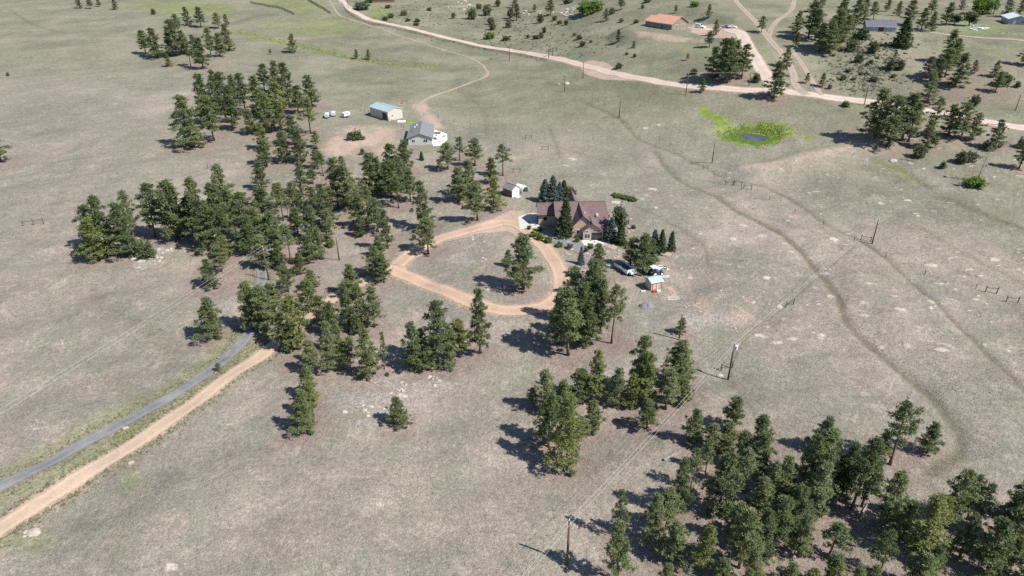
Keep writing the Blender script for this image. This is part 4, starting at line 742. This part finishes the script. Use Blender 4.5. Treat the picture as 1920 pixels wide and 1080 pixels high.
# ---- grey barn and edge house ----
a, b = G(1622.5, 58.6, z_at), G(1675, 60.6, z_at); ang = math.atan2(b[1] - a[1], b[0] - a[0]); w = float(np.hypot(*(b - a)[:2])) + 1
GBn = empty('pole_barn', (a[0], a[1], 23.2), ang, 'pale blue pole barn with slate grey roof among pines', 'barn')
gable_block(GBn, 0, w, 0, 8.5, 2.3, 1.7, 'siding_bluegrey', 'metal_slate', ov=.3, ridge=6.2, ribs=12)
opening(GBn, 'barn_door', (w * .5, 0, .03), (1, 0, 0), (0, -1, 0), 2.3, 2.1, pane='trim_dark', frame='trim_dark', bars=0)
for i in (.14, .3, .72, .88): MB().box(w * i - .05, w * i + .05, -.05, -.004, 0, 2.2).obj('wall_post', 'trim_white', GBn)
a, b = G(1892, 41.5, z_at), G(1914.5, 46.4, z_at)
HE = empty('white_roofed_house', (b[0] - 1.2, b[1], 24.3), math.radians(160), 'low grey house with white roof beside the lawn', 'house')
gable_block(HE, -9, 9, -11, 0, 2.5, 1.5, 'siding_bluegrey', 'metal_white', ov=.5, along='y', ribs=8) if False else gable_block(HE, -4, 4.5, -14, 0, 2.6, 1.5, 'siding_bluegrey', 'metal_white', ov=.5, along='y')
opening(HE, 'door', (2, 0, .05), (1, 0, 0), (0, 1, 0), 1.1, 2.0, pane='trim_white', bars=0); opening(HE, 'window', (-1.5, 0, .9), (1, 0, 0), (0, 1, 0), 1.6, 1.1)
for k in range(3): opening(HE, 'window', (4.5, -3 - 3.5 * k, .9), (0, 1, 0), (1, 0, 0), 1.5, 1.1)
# dark roofed outbuilding at the far road
a = G(718, 4, z_at); HD = empty('dark_roofed_hut', (a[0], a[1] + 3, a[2]), .05, 'low dark roofed hut beside the far road bend', 'hut')
gable_block(HD, -9, 9, -5, 5, 2.6, 1.4, 'siding_brown', 'metal_slate', ov=.4)
# ------------------------------------------------------------------ poles, wires, fences
def pole(bx, by, ty, label, dark=False, arm=False, can=False):
    p = G(bx, by, z_at); h = height_to(p, ty); r = .17
    e = empty('utility_pole', p, random.uniform(-.2, .2), label, 'utility pole', 'utility poles')
    MB().tube([(0, 0, -.4), (0, 0, h * .5), (0, 0, h)], [r, r * .85, r * .7], 8).obj('shaft', 'post_wood' if dark else 'pole_wood', e, smooth=True)
    MB().cyl((0, 0, h + .12), (0, 0, 1), .06, .24, 8).obj('insulator', 'trim_white', e); MB().cyl((.18, 0, h - .5), (0, 0, 1), .06, .2, 8).obj('insulator', 'trim_white', e)
    if can:
        MB().cyl((.42, .05, h - .75), (0, 0, 1), .24, .8, 12).obj('transformer', 'trim_white', e, smooth=False)
    return p + np.array([0, 0, h])
P = {}
P[1] = pole(1063, 1058, 976, 'reddish utility pole with wires at the edge of the near wood')
P[2] = pole(1365, 712, 645, 'dark utility pole with white transformer can in the field', True, can=True)
P[3] = pole(1635, 457, 411, 'reddish end pole of the power line beside fence braces')
pole(1335, 306, 268, 'slim pole in the pale spotted field below the pond'); P[5] = pole(1286, 178, 136, 'utility pole at the roadside beside a small lone pine'); pole(1161, 221, 184, 'pole standing at the fence line above the field'); pole(1093, 146, 115, 'pole beside the widened gravel pull off'); P[8] = pole(504, 525, 463, 'dark utility pole in the wood beside the asphalt lane', True)
P[9] = pole(636, 488, 445, 'dark pole without wires in the clearing of the wood', True); pole(1273, 637, 589, 'bare dark pole beside a small round pine', True); pole(1620, 197, 158, 'roadside utility pole beside the tall pines behind the pond'); pole(1058, 172, 140, 'pole beside the white boulders in the creek bed'); P[13] = pole(1404, 161, 135, 'roadside utility pole behind the pines below the gravel drive'); pole(1904, 207, 178, 'pale leaning pole on the grass slope above the road'); pole(955, 114, 82, 'pole in the meadow below the far gravel road'); pole(653, 16, -12, 'pole at the far bend of the gravel road')
def sag(a, b, s, n=9): return [a + (b - a) * t + np.array([0, 0, -4 * s * t * (1 - t)]) for t in np.linspace(0, 1, n)]
def wire_line(pts, dz, dx, r, label, group):
    q = []
    for a, b in zip(pts[:-1], pts[1:]): q += sag(np.array(a), np.array(b), .35)[:-1]
    q.append(np.array(pts[-1])); q = [p + np.array([dx, 0, dz]) for p in q]; c = q[0].copy()
    T(MB().tube([p - c for p in q], r, 5).obj('overhead_wire', 'wire', loc=c), label, 'wire', group)
E0 = at_z(820, 1262, P[1][2]); EL = at_z(-330, 970, P[8][2])
for dz, dx in ((.2, 0), (-.42, .25)): wire_line([E0, P[1], P[2], P[3]], dz, dx, .0105, 'pale overhead wire strung along the three field poles', 'field power line wires')
for dz, dx in ((.2, 0), (-.42, .18)): wire_line([EL, P[8]], dz, dx, .0115, 'pale overhead wire crossing the grey meadow to the wood', 'meadow wires')
wire_line([P[5], P[13]], .1, 0, .016, 'wire between the two roadside poles below the pines', None)
g1 = G(1614, 453, z_at); T(MB().tube([(0, 0, 0), P[3] - g1], .02, 4).obj('guy_wire', 'wire', loc=g1), 'pale guy wire bracing the end pole of power line', 'wire')
# brace panels of the wire fences
def brace(px, py, rz, label, n=2, h=1.5, s=2.2):
    p = G(px, py, z_at); e = empty('fence_brace', p, rz, label, 'fence brace', 'wooden fence braces')
    for i in range(n): MB().tube([(i * s, 0, -.3), (i * s, 0, h)], .1, 7).obj('post', 'post_wood', e)
    for i in range(n - 1): MB().tube([(i * s, 0, h * .72), ((i + 1) * s, 0, h * .72)], .06, 6).obj('rail', 'post_wood', e)
    return e
for q in [(1360, 347, -.35, 'wooden fence brace beside the pond dam track', 2), (1376, 347, -.35, 'taller wooden fence brace at the corner below the dam', 2), (1394, 354, -.35, 'wooden fence brace next to the corner below the dam', 2), (1614, 450, -.5, 'wooden fence brace beside the end pole', 2), (1473, 577, .5, 'wooden fence brace under the power line', 2), (1352, 695, .3, 'wooden fence brace at the foot of the transformer pole', 2), (1847, 548, -.2, 'wooden fence brace in the far right field, upper one', 2), (1886, 566, -.2, 'wooden fence brace in the far right field, lower one', 2), (44, 424, .45, 'wooden fence brace on the grey meadow', 3), (390, 316, .3, 'wooden post pair on the meadow behind the wood', 2), (962, 323, 0, 'wooden post pair in the field beside the shed', 2), (1016, 281, .1, 'weathered post pair in the field below the grey house', 2), (985, 260, 0, 'dark post pair in the open field', 2), (754, 194, .3, 'dark post pair behind the green roofed barn', 2)]: brace(*q)
def fence(pts, step, label, h=1.25, rails=0, mat='post_wood', r=.07, wires=2):
    line = np.array(catmull(XY(pts), 6)); seg = np.r_[0, np.cumsum(np.hypot(*np.diff(line, axis=0).T))]
    n = max(2, int(seg[-1] / step)); t = np.linspace(0, seg[-1], n + 1); X = np.interp(t, seg, line[:, 0]); Y = np.interp(t, seg, line[:, 1]); Zs = z_at(X, Y)
    o = np.array([X[0], Y[0], Zs[0]]); e = empty('rail_fence' if rails else 'wire_fence', o, 0, label, 'fence')
    me = MB().tube([(0, 0, -.3), (0, 0, h)], r, 6).mesh('post', mat)
    for x, y, z in zip(X, Y, Zs): link('post', me, e).location = (x - o[0], y - o[1], z - o[2])
    for k in range(rails):
        zz = h * (k + .75) / rails
        for i in range(n):
            a = np.array([X[i], Y[i], Zs[i] + zz]) - o; b = np.array([X[i + 1], Y[i + 1], Zs[i + 1] + zz]) - o; d = np.cross(b - a, (0, 0, 1)); d /= np.linalg.norm(d)
            MB().prism([a + d * .03 + (0, 0, .09), a + d * .03 - (0, 0, .09), b + d * .03 - (0, 0, .09), b + d * .03 + (0, 0, .09)], -d * .06).obj('rail', mat, e)
    if wires and not rails:
        for k in range(wires): MB().tube([np.array([x, y, z + h * (.45 + .4 * k)]) - o for x, y, z in zip(X, Y, Zs)], .008, 3, False).obj('strand', 'steel', e)
fence([(1100, 172), (1118, 187), (1130, 196), (1165, 221), (1181, 232), (1201, 243), (1212, 248), (1255, 274), (1279, 290), (1320, 318), (1360, 345)], 7, 'wire fence on wooden posts running down the pale spotted field')
fence([(640, 6), (655, 26), (690, 44), (740, 54), (830, 77), (950, 101), (1025, 115)], 5.5, 'dark rail fence along the lower side of far gravel road', 1.3, 2, 'fence_black', .09)
fence([(1066, 137), (1090, 146), (1130, 151), (1180, 158), (1285, 172)], 7, 'wire fence beside the widened gravel pull off')
fence([(470, 6), (495, 11), (520, 15), (538, 22), (552, 28)], 4, 'black board fence around the green far pasture, curving end', 1.6, 4, 'fence_black', .12)
fence([(572, -4), (585, 5), (602, 15), (620, 26)], 4, 'black board fence around the green far pasture, straight side', 1.6, 4, 'fence_black', .12)
fence([(556, 27), (575, 26), (590, 25), (615, 26)], 5, 'wire fence closing the end of the green far pasture')
fence([(795, 217), (806, 214), (830, 222), (870, 233), (940, 252), (985, 262)], 8, 'wire fence running from the barn across the open field')
fence([(730, 227), (742, 235), (752, 238), (757, 243)], 2.2, 'short post fence between the barn and the grey roofed house', 1.4)
fence([(677, 209), (684, 212), (692, 214)], 2., 'short post fence at the left corner of the barn', 1.4)
fence([(1850, 236), (1875, 239), (1890, 245)], 4, 'low rail fence beside the road at the far right', 1.0, 1, 'post_wood')
fence([(1390, 356), (1450, 380), (1520, 412), (1600, 452), (1680, 492), (1760, 522), (1850, 550), (1930, 578)], 9, 'wire fence crossing the right field between brace panels')
# ranch gate frame over the road
a, b = G(1029, 109, z_at), G(1036, 104, z_at); e = empty('ranch_gate', a, math.atan2(b[1] - a[1], b[0] - a[0]), 'tall timber gate frame standing over the far road', 'gate'); w = float(np.hypot(*(b - a)[:2]))
for x in (0, w): MB().tube([(x, 0, -.3), (x, 0, 4.6)], .22, 8).obj('post', 'post_wood', e)
MB().tube([(-.6, 0, 4.5), (w + .6, 0, 4.5)], .2, 8).obj('crossbeam', 'post_wood', e)
# ------------------------------------------------------------------ vehicles and trailers
def wheel(par, x, y, r, w=.24, rim='steel'):
    o = MB().cyl((x, y, r), (0, 1, 0), r, w, 16).obj('wheel', 'black_rubber', par); MB().cyl((x, y, r), (0, 1, 0), r * .55, w + .03, 12).obj('rim', rim, o)
def loft(secs):
    """closed skin through equal-length sections along x"""
    mb = MB(); k = len(secs[0][1]); vs = [(x, y, z) for x, s in secs for y, z in s]
    fs = [(i * k + j, i * k + (j + 1) % k, (i + 1) * k + (j + 1) % k, (i + 1) * k + j) for i in range(len(secs) - 1) for j in range(k)]
    fs += [tuple(range(k)), tuple(range((len(secs) - 1) * k, len(secs) * k))[::-1]]; return mb.add(vs, fs)
def rsec(w, z0, z1, r=.15):
    return [(-w + r, z0), (w - r, z0), (w, z0 + r), (w, z1 - r), (w - r, z1), (-w + r, z1), (-w, z1 - r), (-w, z0 + r)]
def car(px, py, rz, label, paint, kind='suv', s=1.):
    e = empty('parked_car', G(px, py, z_at), rz, label, 'car'); e.scale = (s,) * 3
    w = .92
    body = [(-2.45, rsec(w * .9, .45, .85)), (-2.3, rsec(w, .32, .98)), (-.9, rsec(w, .28, 1.02)), (.9, rsec(w, .28, 1.02)), (1.5, rsec(w, .3, .98)), (2.3, rsec(w * .97, .34, .86)), (2.45, rsec(w * .86, .45, .74))]
    loft(body).obj('body', paint, e, smooth=False)
    x0, x1 = (-2.25, 1.0) if kind == 'suv' else (-.6, 1.1)
    loft([(x0, rsec(w * .9, 1.0, 1.05, .02)), (x0 + .25, rsec(w * .82, 1.0, 1.7, .1)), (x1 - .8, rsec(w * .82, 1.0, 1.74, .1)), (x1, rsec(w * .9, 1.0, 1.05, .02))]).obj('cabin', paint, e)
    for sd in (-1, 1):
        MB().prism([(x0 + .4, sd * (w * .82 + .02), 1.2), (x1 - .75, sd * (w * .82 + .02), 1.2), (x1 - .95, sd * (w * .82 + .005), 1.58), (x0 + .45, sd * (w * .82 + .005), 1.58)], (0, sd * .012, 0)).obj('side_window', 'window_glass', e)
        for x in (-1.5, 1.5): wheel(e, x, sd * .82, .36)
        MB().box(2.36, 2.47, sd * .6 - .16, sd * .6 + .16, .58, .74).obj('headlight', 'trim_white', e); MB().box(-2.47, -2.38, sd * .66 - .1, sd * .66 + .1, .6, .8).obj('tail_light', 'red_paint', e)
    MB().prism([(x1 - .08, -.68, 1.12), (x1 - .08, .68, 1.12), (x1 - .72, .62, 1.66), (x1 - .72, -.62, 1.66)], (.03, 0, .03)).obj('windscreen', 'window_glass', e)
    return e
car(1312, 52.5, math.radians(-38), 'white van parked beside the orange roofed house', 'white_paint', 'suv', 1.15)
car(1361, 52.2, math.radians(-30), 'dark grey pickup on the gravel yard', 'grey_paint', 'pickup', .85); car(1373, 52.6, math.radians(-30), 'white pickup on the gravel yard near the dark one', 'white_paint', 'pickup', .85)
def horse_trailer(px, py, rz, label, s=1.):
    e = empty('stock_trailer', G(px, py, z_at), rz, label, 'trailer', 'white trailers beside the stand of pines'); e.scale = (s,) * 3
    loft([(-2., rsec(.95, .6, 2.2, .2)), (1.2, rsec(.95, .6, 2.2, .2)), (1.75, rsec(.85, .65, 2.05, .3)), (2.05, rsec(.55, .75, 1.7, .3))]).obj('body', 'white_paint', e)
    for sd in (-1, 1):
        for x in (-.55, .25): wheel(e, x, sd * .98, .33)
        MB().box(-1.1, .8, sd * 1.06 - .1, sd * 1.06 + .1, .66, .74).obj('mudguard', 'steel', e); MB().box(-1.5, .9, sd * .955 - .005, sd * .955 + .005, 1.55, 1.85).obj('side_window', 'window_glass', e)
        MB().tube([(1.7, sd * .5, .6), (3., 0, .55)], .05, 6).obj('tongue_bar', 'steel', e)
    MB().box(-2.04, -2.005, -.8, .8, .7, 2.05).obj('rear_door', 'galvanised', e)
horse_trailer(613.5, 220.5, math.radians(100), 'white stock trailer with rounded nose, outer one of the pair', .8); horse_trailer(625.5, 217.5, math.radians(100), 'white stock trailer with rounded nose, nearer the lone one', .8); horse_trailer(649, 219.5, math.radians(60), 'white stock trailer standing apart from the pair', .9)
# flatbed trailer with dark blue deck
a = G(1172, 508, z_at); e = empty('flatbed_trailer', a, math.atan2(-4.2, 2.2) , 'dark blue flatbed trailer with white side rails', 'trailer')
MB().box(-2.7, 2.4, -1.15, 1.15, .62, .78).obj('deck', 'blue_paint', e)
for sd in (-1, 1):
    MB().box(-2.7, 2.4, sd * 1.2 - .05, sd * 1.2 + .05, .5, 1.25).obj('side_rail', 'white_paint' , e)
    for x in (-.6, .3): wheel(e, x, sd * 1.2 + sd * .2, .36)
    MB().tube([(2.4, sd * .6, .6), (3.7, 0, .55)], .06, 6).obj('tongue_bar', 'steel', e)
MB().box(2.3, 2.42, -1.15, 1.15, .78, 1.5).obj('front_board', 'white_paint', e); MB().box(2.5, 3.2, -.75, .75, .7, 1.15).obj('tool_box', 'white_paint', e)
for i in range(6): MB().box(-2.6 + i * .82, -2.6 + i * .82 + .78, -1.12, 1.12, .785, .81).obj('plank', 'blue_paint', e)
# blue tractor
a = G(1229, 516, z_at); e = empty('tractor', a, math.radians(25), 'blue tractor with raised white loader arms by the cabin shed', 'tractor')
loft([(-.2, rsec(.38, .8, 1.35, .08)), (1.5, rsec(.36, .8, 1.3, .1)), (1.65, rsec(.28, .85, 1.2, .1))]).obj('hood', 'blue_paint', e); MB().box(-1.3, .1, -.4, .4, .7, 1.0).obj('chassis', 'grey_paint', e)
MB().box(-1.0, -.45, -.3, .3, 1.0, 1.25).obj('seat', 'black_rubber', e); MB().box(-1.35, .1, -.75, .75, 2.2, 2.3).obj('roof', 'white_paint', e)
for x in (-1.25, 0): 
    for sd in (-1, 1): MB().tube([(x, sd * .62, 1.), (x, sd * .62, 2.2)], .04, 6).obj('roof_post', 'grey_paint', e)
for sd in (-1, 1):
    wheel(e, -.8, sd * .75, .7, .38, 'white_paint'); wheel(e, 1.2, sd * .62, .42, .26, 'white_paint'); MB().tube([(-.1, sd * .55, 1.5), (1.4, sd * .55, 2.0), (2.4, sd * .55, 1.5)], .07, 6).obj('loader_arm', 'white_paint', e)
MB().prism([(2.3, -.8, 1.1), (2.9, -.8, 1.1), (2.4, -.8, 1.75)], (0, 1.6, 0)).obj('bucket', 'white_paint', e)
# pile, planks, junk
def lump(name, p, rx, ry, h, mat, seed, label=None, cat=None, group=None, n=12, parent=None):
    r = np.random.default_rng(seed); mb = MB(); rings = [(1, -.12), (.86, .35), (.55, .8), (.2, 1.)]; vs = []
    for f, z in rings:
        for j in range(n):
            a = 6.283 * j / n; k = r.uniform(.82, 1.15); vs.append((rx * f * k * math.cos(a), ry * f * k * math.sin(a), h * z * r.uniform(.85, 1.1)))
    vs.append((0, 0, h)); m_ = len(rings)
    fs = [(i * n + j, i * n + (j + 1) % n, (i + 1) * n + (j + 1) % n, (i + 1) * n + j) for i in range(m_ - 1) for j in range(n)] + [((m_ - 1) * n + j, (m_ - 1) * n + (j + 1) % n, m_ * n) for j in range(n)]
    o = mb.add(vs, fs).obj(name, mat, parent, loc=p)
    if label: T(o, label, cat, group)
    return o
lump('gravel_pile', G(1213, 575, z_at), 1.75, 1.4, .75, 'slate_gravel', 5, 'low heap of dark grey gravel on the grass', 'gravel pile', n=18)
for i, (x, y, l, rz) in enumerate([(1262, 559, 2.6, .12), (1263, 562, 2.7, .16), (1260, 556.5, 2.3, .06)]):
    T(MB().box(-l / 2, l / 2, -.13, .13, 0, .12).obj('timber_beam', 'wood_pale', loc=G(x, y, z_at) + (0, 0, .02)), 'pale timber beam lying on the grass near the gravel pile', 'timber', 'loose timber beams').rotation_euler = (0, 0, rz)
T(MB().box(-.4, .4, -.3, .3, 0, .35).obj('red_crate', 'red_paint', loc=G(1227, 547.5, z_at)), 'red crate on the ground before the cabin shed', 'crate')
T(MB().box(-.35, .35, -.3, .3, 0, .3).obj('white_crate', 'white_paint', loc=G(1235, 546.5, z_at)), 'white crate on the ground before the cabin shed', 'crate')
T(MB().box(-.5, .5, -.3, .3, 0, .15).obj('paving_slab', 'concrete', loc=G(1206, 546.5, z_at)), 'grey slab lying left of the cabin shed', 'slab')
T(MB().box(-.9, .9, -.5, .5, 0, .5).obj('picnic_bench', 'concrete', loc=G(1139, 499, z_at)), 'grey block bench on the grass near the flatbed trailer', 'bench').rotation_euler = (0, 0, -.8)
T(MB().box(-1.7, 1.7, -.25, .25, .0, .2).obj('pipe_stack', 'white_paint', loc=G(1236, 503, z_at)), 'white board lying beside the tractor', 'board').rotation_euler = (0, .25, .8)
T(MB().box(-1.1, 1.1, -.6, .6, 0, .12).obj('metal_sheet', 'galvanised', loc=G(1246, 519, z_at)), 'pale metal sheet lying beside the tractor', 'sheet')
for i in range(14):
    a = G(1835 + rng.uniform(-16, 16), 53 + rng.uniform(-5, 5), z_at)
    o = MB().box(-1.6, 1.6, -.5, .5, 0, .15).obj('scrap_board', 'white_paint' if i % 3 else 'siding_bluegrey', loc=a + (0, 0, .05 + .1 * rng.uniform())); o.rotation_euler = (rng.uniform(-.15, .15), rng.uniform(-.2, .2), rng.uniform(0, 3)); T(o, 'pale scrap board in the heap beside the far lawn', 'board', 'heap of scrap boards')
for px, py, lab in [(236, 804, 'pale concrete culvert end beside the asphalt lane'), (247, 869, 'pale concrete culvert end below the dirt drive'), (228, 846, 'pale concrete culvert end above the dirt drive'), (1750 / 4 + 0, 9e9, None)]:
    if lab: T(MB().prism([(-.4, -.15, -.1), (.4, -.15, -.1), (.4, .2, .15), (-.4, .2, .15)], (0, 0, .14)).obj('culvert_end', 'rock_pink', loc=G(px, py, z_at)), lab, 'culvert').rotation_euler = (0, 0, .6)
T(MB().box(-1.5, 1.5, -.8, .8, 0, .5).obj('hay_bin', 'white_paint', loc=G(753, 229, z_at)), 'white feed bin between the barn and the grey roofed house', 'bin')
T(MB().tube([(0, 0, -.2), (0, 0, 1.6)], .12, 8).obj('marker_post', 'white_paint', loc=G(1625, 311, z_at)), 'white marker post beside the green ditch', 'post')
# ------------------------------------------------------------------ rocks
for i, (px, py, rx, mt, lab, g) in enumerate([(62, 999, 1.0, 'rock_pale', 'big pale boulder beside the dirt drive', None), (1674, 302, 1.4, 'rock_pale', 'large dark streaked boulder beneath the pines behind the pond', None), (1062, 157, 1.6, 'rock_pale', 'white boulder beside the pole in the creek bed', None), (1048, 158, .8, 'rock_pale', 'small white boulder in the creek bed', None), (1349, 704, .7, 'rock_pale', 'pale rock beside the transformer pole', None), (1822, 293, 1.8, 'rock_pale', 'pale rock ledge beside the shrubs behind the pond', None)]):
    lump('boulder', G(px, py, z_at), rx, rx * .75, rx * .55, mt, 300 + i, lab, 'boulder', g)
def rock_field(pts, n, r0, r1, mat, label, group, seed):
    r = np.random.default_rng(seed)
    for i in range(n):
        px, py, sx, sy = pts[i % len(pts)]; s = r.uniform(r0, r1)
        lump('rock', G(px + r.normal(0, sx), py + r.normal(0, sy), z_at), s * r.uniform(.8, 1.5), s, s * r.uniform(.35, .7), mat, seed + i, label, 'rock', group, n=7)
rock_field([(62, 999, 8, 4)], 9, .2, .45, 'rock_pale', 'pale stone in the heap beside the dirt drive', 'stone heap by the drive', 400)
rock_field([(1075, 475, 16, 5), (1130, 478, 14, 5), (1108, 500, 12, 4), (1180, 432, 5, 9), (1060, 452, 16, 5), (1150, 485, 14, 6)], 60, .2, .55, 'rock_pink', 'garden rock along the planting beds of the brown house', 'garden rocks', 500)
rock_field([(755, 727, 5, 6), (815, 715, 10, 5), (748, 735, 8, 5), (700, 770, 18, 8)], 40, .15, .5, 'rock_pale', 'pale rock slab in the outcrop below the wood', 'outcrop rocks', 600)
rock_field([(262, 498, 9, 6), (298, 486, 8, 4), (310, 470, 16, 3)], 26, .2, .6, 'rock_pale', 'pale rock in the outcrop on the grey meadow', 'meadow outcrop rocks', 700)
rock_field([(1075, 16, 18, 6), (1050, 22, 12, 5), (872, 12, 14, 5), (990, 22, 12, 4), (1060, 28, 14, 4)], 55, .5, 1.5, 'rock_pale', 'pale boulder on the far rocky slope', 'far slope boulders', 800)
rock_field([(1290, 575, 14, 8), (1330, 592, 14, 6), (1372, 612, 8, 4), (1258, 555, 8, 5)], 50, .12, .35, 'rock_pink', 'loose stone in the rubble strip beside the power line', 'rubble strip stones', 900)
rock_field([(905, 470, 3, 12), (890, 445, 10, 3), (935, 540, 15, 3)], 22, .15, .4, 'rock_pale', 'pale stone inside the loop of the circular drive', 'drive loop stones', 1000)
rock_field([(1880, 62, 18, 3), (1790, 40, 30, 8)], 14, .3, .7, 'rock_pink', 'reddish stone on the far lawn', 'lawn stones', 1100)
# green garden plot: leafy row
for i in range(12):
    px = 1152 + i * 3.4; py = 367 + i * .7 + (i % 2) * 2.5
    p = G(px, py, z_at); st, fo, H0, W0 = PROTO['l'][i % 3]; e = empty('garden_plant', p, i * 1.3, 'bright green bushy plant in the garden plot behind brown house', 'plant', 'garden plot plants'); e.scale = (.75, .75, .45); link('stem', st, e); link('foliage', fo, e)
# ------------------------------------------------------------------ bunch grass (nobody could count it)
def tufts(name, N, sampler, r0, r1, h0, h1, mat, sides=5):
    XYp = sampler(N); n = len(XYp); z = z_at(XYp[:, 0], XYp[:, 1]); s = rng.uniform(r0, r1, n); h = rng.uniform(h0, h1, n); ph = rng.uniform(0, 6.28, n)
    V = np.zeros((n, sides + 1, 3))
    for j in range(sides):
        a = ph + 6.283 * j / sides; rr = s * rng.uniform(.6, 1.3, n)
        V[:, j] = np.stack([XYp[:, 0] + rr * np.cos(a), XYp[:, 1] + rr * np.sin(a), z - .03 + (h * .25) * rng.uniform(0, 1, n)], 1)
    V[:, sides] = np.stack([XYp[:, 0] + rng.normal(0, .3, n) * s, XYp[:, 1] + rng.normal(0, .3, n) * s, z + h], 1)
    b = np.arange(n)[:, None] * (sides + 1)
    F = np.concatenate([np.stack([b[:, 0] + j, b[:, 0] + (j + 1) % sides, b[:, 0] + sides], 1) for j in range(sides)])
    val = np.repeat(rng.uniform(0, 1, n), sides + 1)
    return link(name, npmesh(name, V.reshape(-1, 3), F, mat, {'v': val}), kind='stuff', label=name.replace('_', ' ') + ' scattered over the dry ground')
roadpts = [(np.array(p), w) for p, w in ROADLINE.values()]
def off_roads(P):
    keep = np.ones(len(P), bool)
    for p, w in roadpts:
        lo, hi = p.min(0) - 6, p.max(0) + 6; m = np.where((P[:, 0] > lo[0]) & (P[:, 0] < hi[0]) & (P[:, 1] > lo[1]) & (P[:, 1] < hi[1]))[0]
        if len(m): keep[m] &= seg_dist(P[m, 0], P[m, 1], [tuple(q) for q in p[::2]] + [tuple(p[-1])]) > w * .52
    return P[keep]
def vnoise(P, s, seed):
    return np.sin(P[:, 0] / s + seed) * np.cos(P[:, 1] / s * 1.13 + seed * 2) + .6 * np.sin(P[:, 0] / s * 2.3 - P[:, 1] / s * 1.9 + seed) + .4 * np.cos(P[:, 0] / s * 4.1 + P[:, 1] / s * 4.7)
def near_field(N):
    y = 46 + 150 * rng.uniform(0, 1, N) ** 1.25; x = rng.uniform(-1, 1, N) * (.78 * y + 26); P = np.stack([x, y], 1)
    k = vnoise(P, 9, 1.7) + .7 * vnoise(P, 3.1, 4.) + rng.normal(0, .7, N) > -.2
    return off_roads(P[k])
foliage('bunch_grass', (.25, .23, .18), (.37, .33, .265), .0, (.3, .28, .2))
tufts('bunch_grass', 170000, near_field, .06, .17, .04, .15, 'bunch_grass')
def hill_brush(N):
    out = []
    for px, py, sx, sy, f in [(790, 25, 60, 15, .2), (1000, 55, 60, 18, .15), (1620, 135, 35, 22, .3), (1640, 90, 40, 15, .12), (930, 50, 60, 25, .15), (1060, 85, 60, 15, .08)]:
        n = int(N * f); c = np.array([G(px + rng.normal(0, sx), py + rng.normal(0, sy), z_at)[:2] for _ in range(n)]); out.append(c)
    return off_roads(np.concatenate(out))
tufts('sage_brush', 1600, hill_brush, .25, .85, .25, .75, 'sage_leaves', 7)
def verge(N):
    out = []
    for k in ('driveway', 'asphalt_lane'):
        p, w = np.array(ROADLINE[k][0]), ROADLINE[k][1]; i = rng.integers(0, len(p) - 1, N // 3); q = p[i] + (p[i + 1] - p[i]) * rng.uniform(0, 1, (len(i), 1)); d = p[i + 1] - p[i]; d /= np.linalg.norm(d, axis=1)[:, None]
        o = (w * .5 + .2 + np.abs(rng.normal(0, .8, len(i)))) * rng.choice([-1, 1], len(i)); out.append(q + np.stack([-d[:, 1], d[:, 0]], 1) * o[:, None])
    P = np.concatenate(out); return off_roads(P[P[:, 1] < 200])
foliage('verge_grass', (.14, .145, .08), (.3, .27, .17), .0, (.3, .28, .2))
tufts('verge_grass', 5000, verge, .1, .28, .12, .32, 'verge_grass')

def pond_ring(N):
    t = rng.uniform(0, 6.283, N); d = np.abs(rng.normal(0, 1, N)); c = pc
    P = np.stack([c[0] + (5.2 + (2.4 + 1.2 * np.sin(2 * t + 1) + .8 * np.sin(5 * t)) * d) * np.cos(t), c[1] + (5.2 + (2.2 + .9 * np.sin(3 * t) + .6 * np.sin(7 * t + 2)) * d) * np.sin(t)], 1)
    from_w = seg_dist(P[:, 0], P[:, 1], [tuple(q[:2]) for q in ring] + [tuple(ring[0][:2])])
    ins = np.hypot(P[:, 0] - c[0], P[:, 1] - c[1]) < 4.5
    return P[~ins | (from_w < .4)]
foliage('reed_green', (.085, .175, .022), (.23, .3, .055), .0, (.2, .2, .1))
tufts('pond_reeds', 3200, pond_ring, .1, .3, .12, .42, 'reed_green', 5)
def creek_side(N):
    p = np.array(catmull(_creek, 12)); i = rng.integers(0, len(p) - 1, N); return p[i] + rng.normal(0, 2.2, (N, 2))
tufts('creek_grass', 700, creek_side, .3, .7, .1, .35, 'verge_grass', 5)

for i, (px, py, l, rz, lab) in enumerate([(1261, 856, 3.2, .5, 'pale bare log lying beside the power line clearing'), (1430, 985, 4., 2.2, 'bare log lying on the litter of the near wood'), (1620, 960, 3.4, .9, 'short log on the open litter between near pines'), (585, 640, 4., .3, 'bare log under the pines below the dirt drive'), (1700, 300, 4.5, 2.6, 'bare grey log beside the streaked boulder')]):
    T(MB().tube([(-l / 2, 0, .12), (0, .1, .14), (l / 2, 0, .1)], [.16, .13, .07], 7).obj('fallen_log', 'dead_wood', loc=G(px, py, z_at)), lab, 'log').rotation_euler = (0, 0, rz)
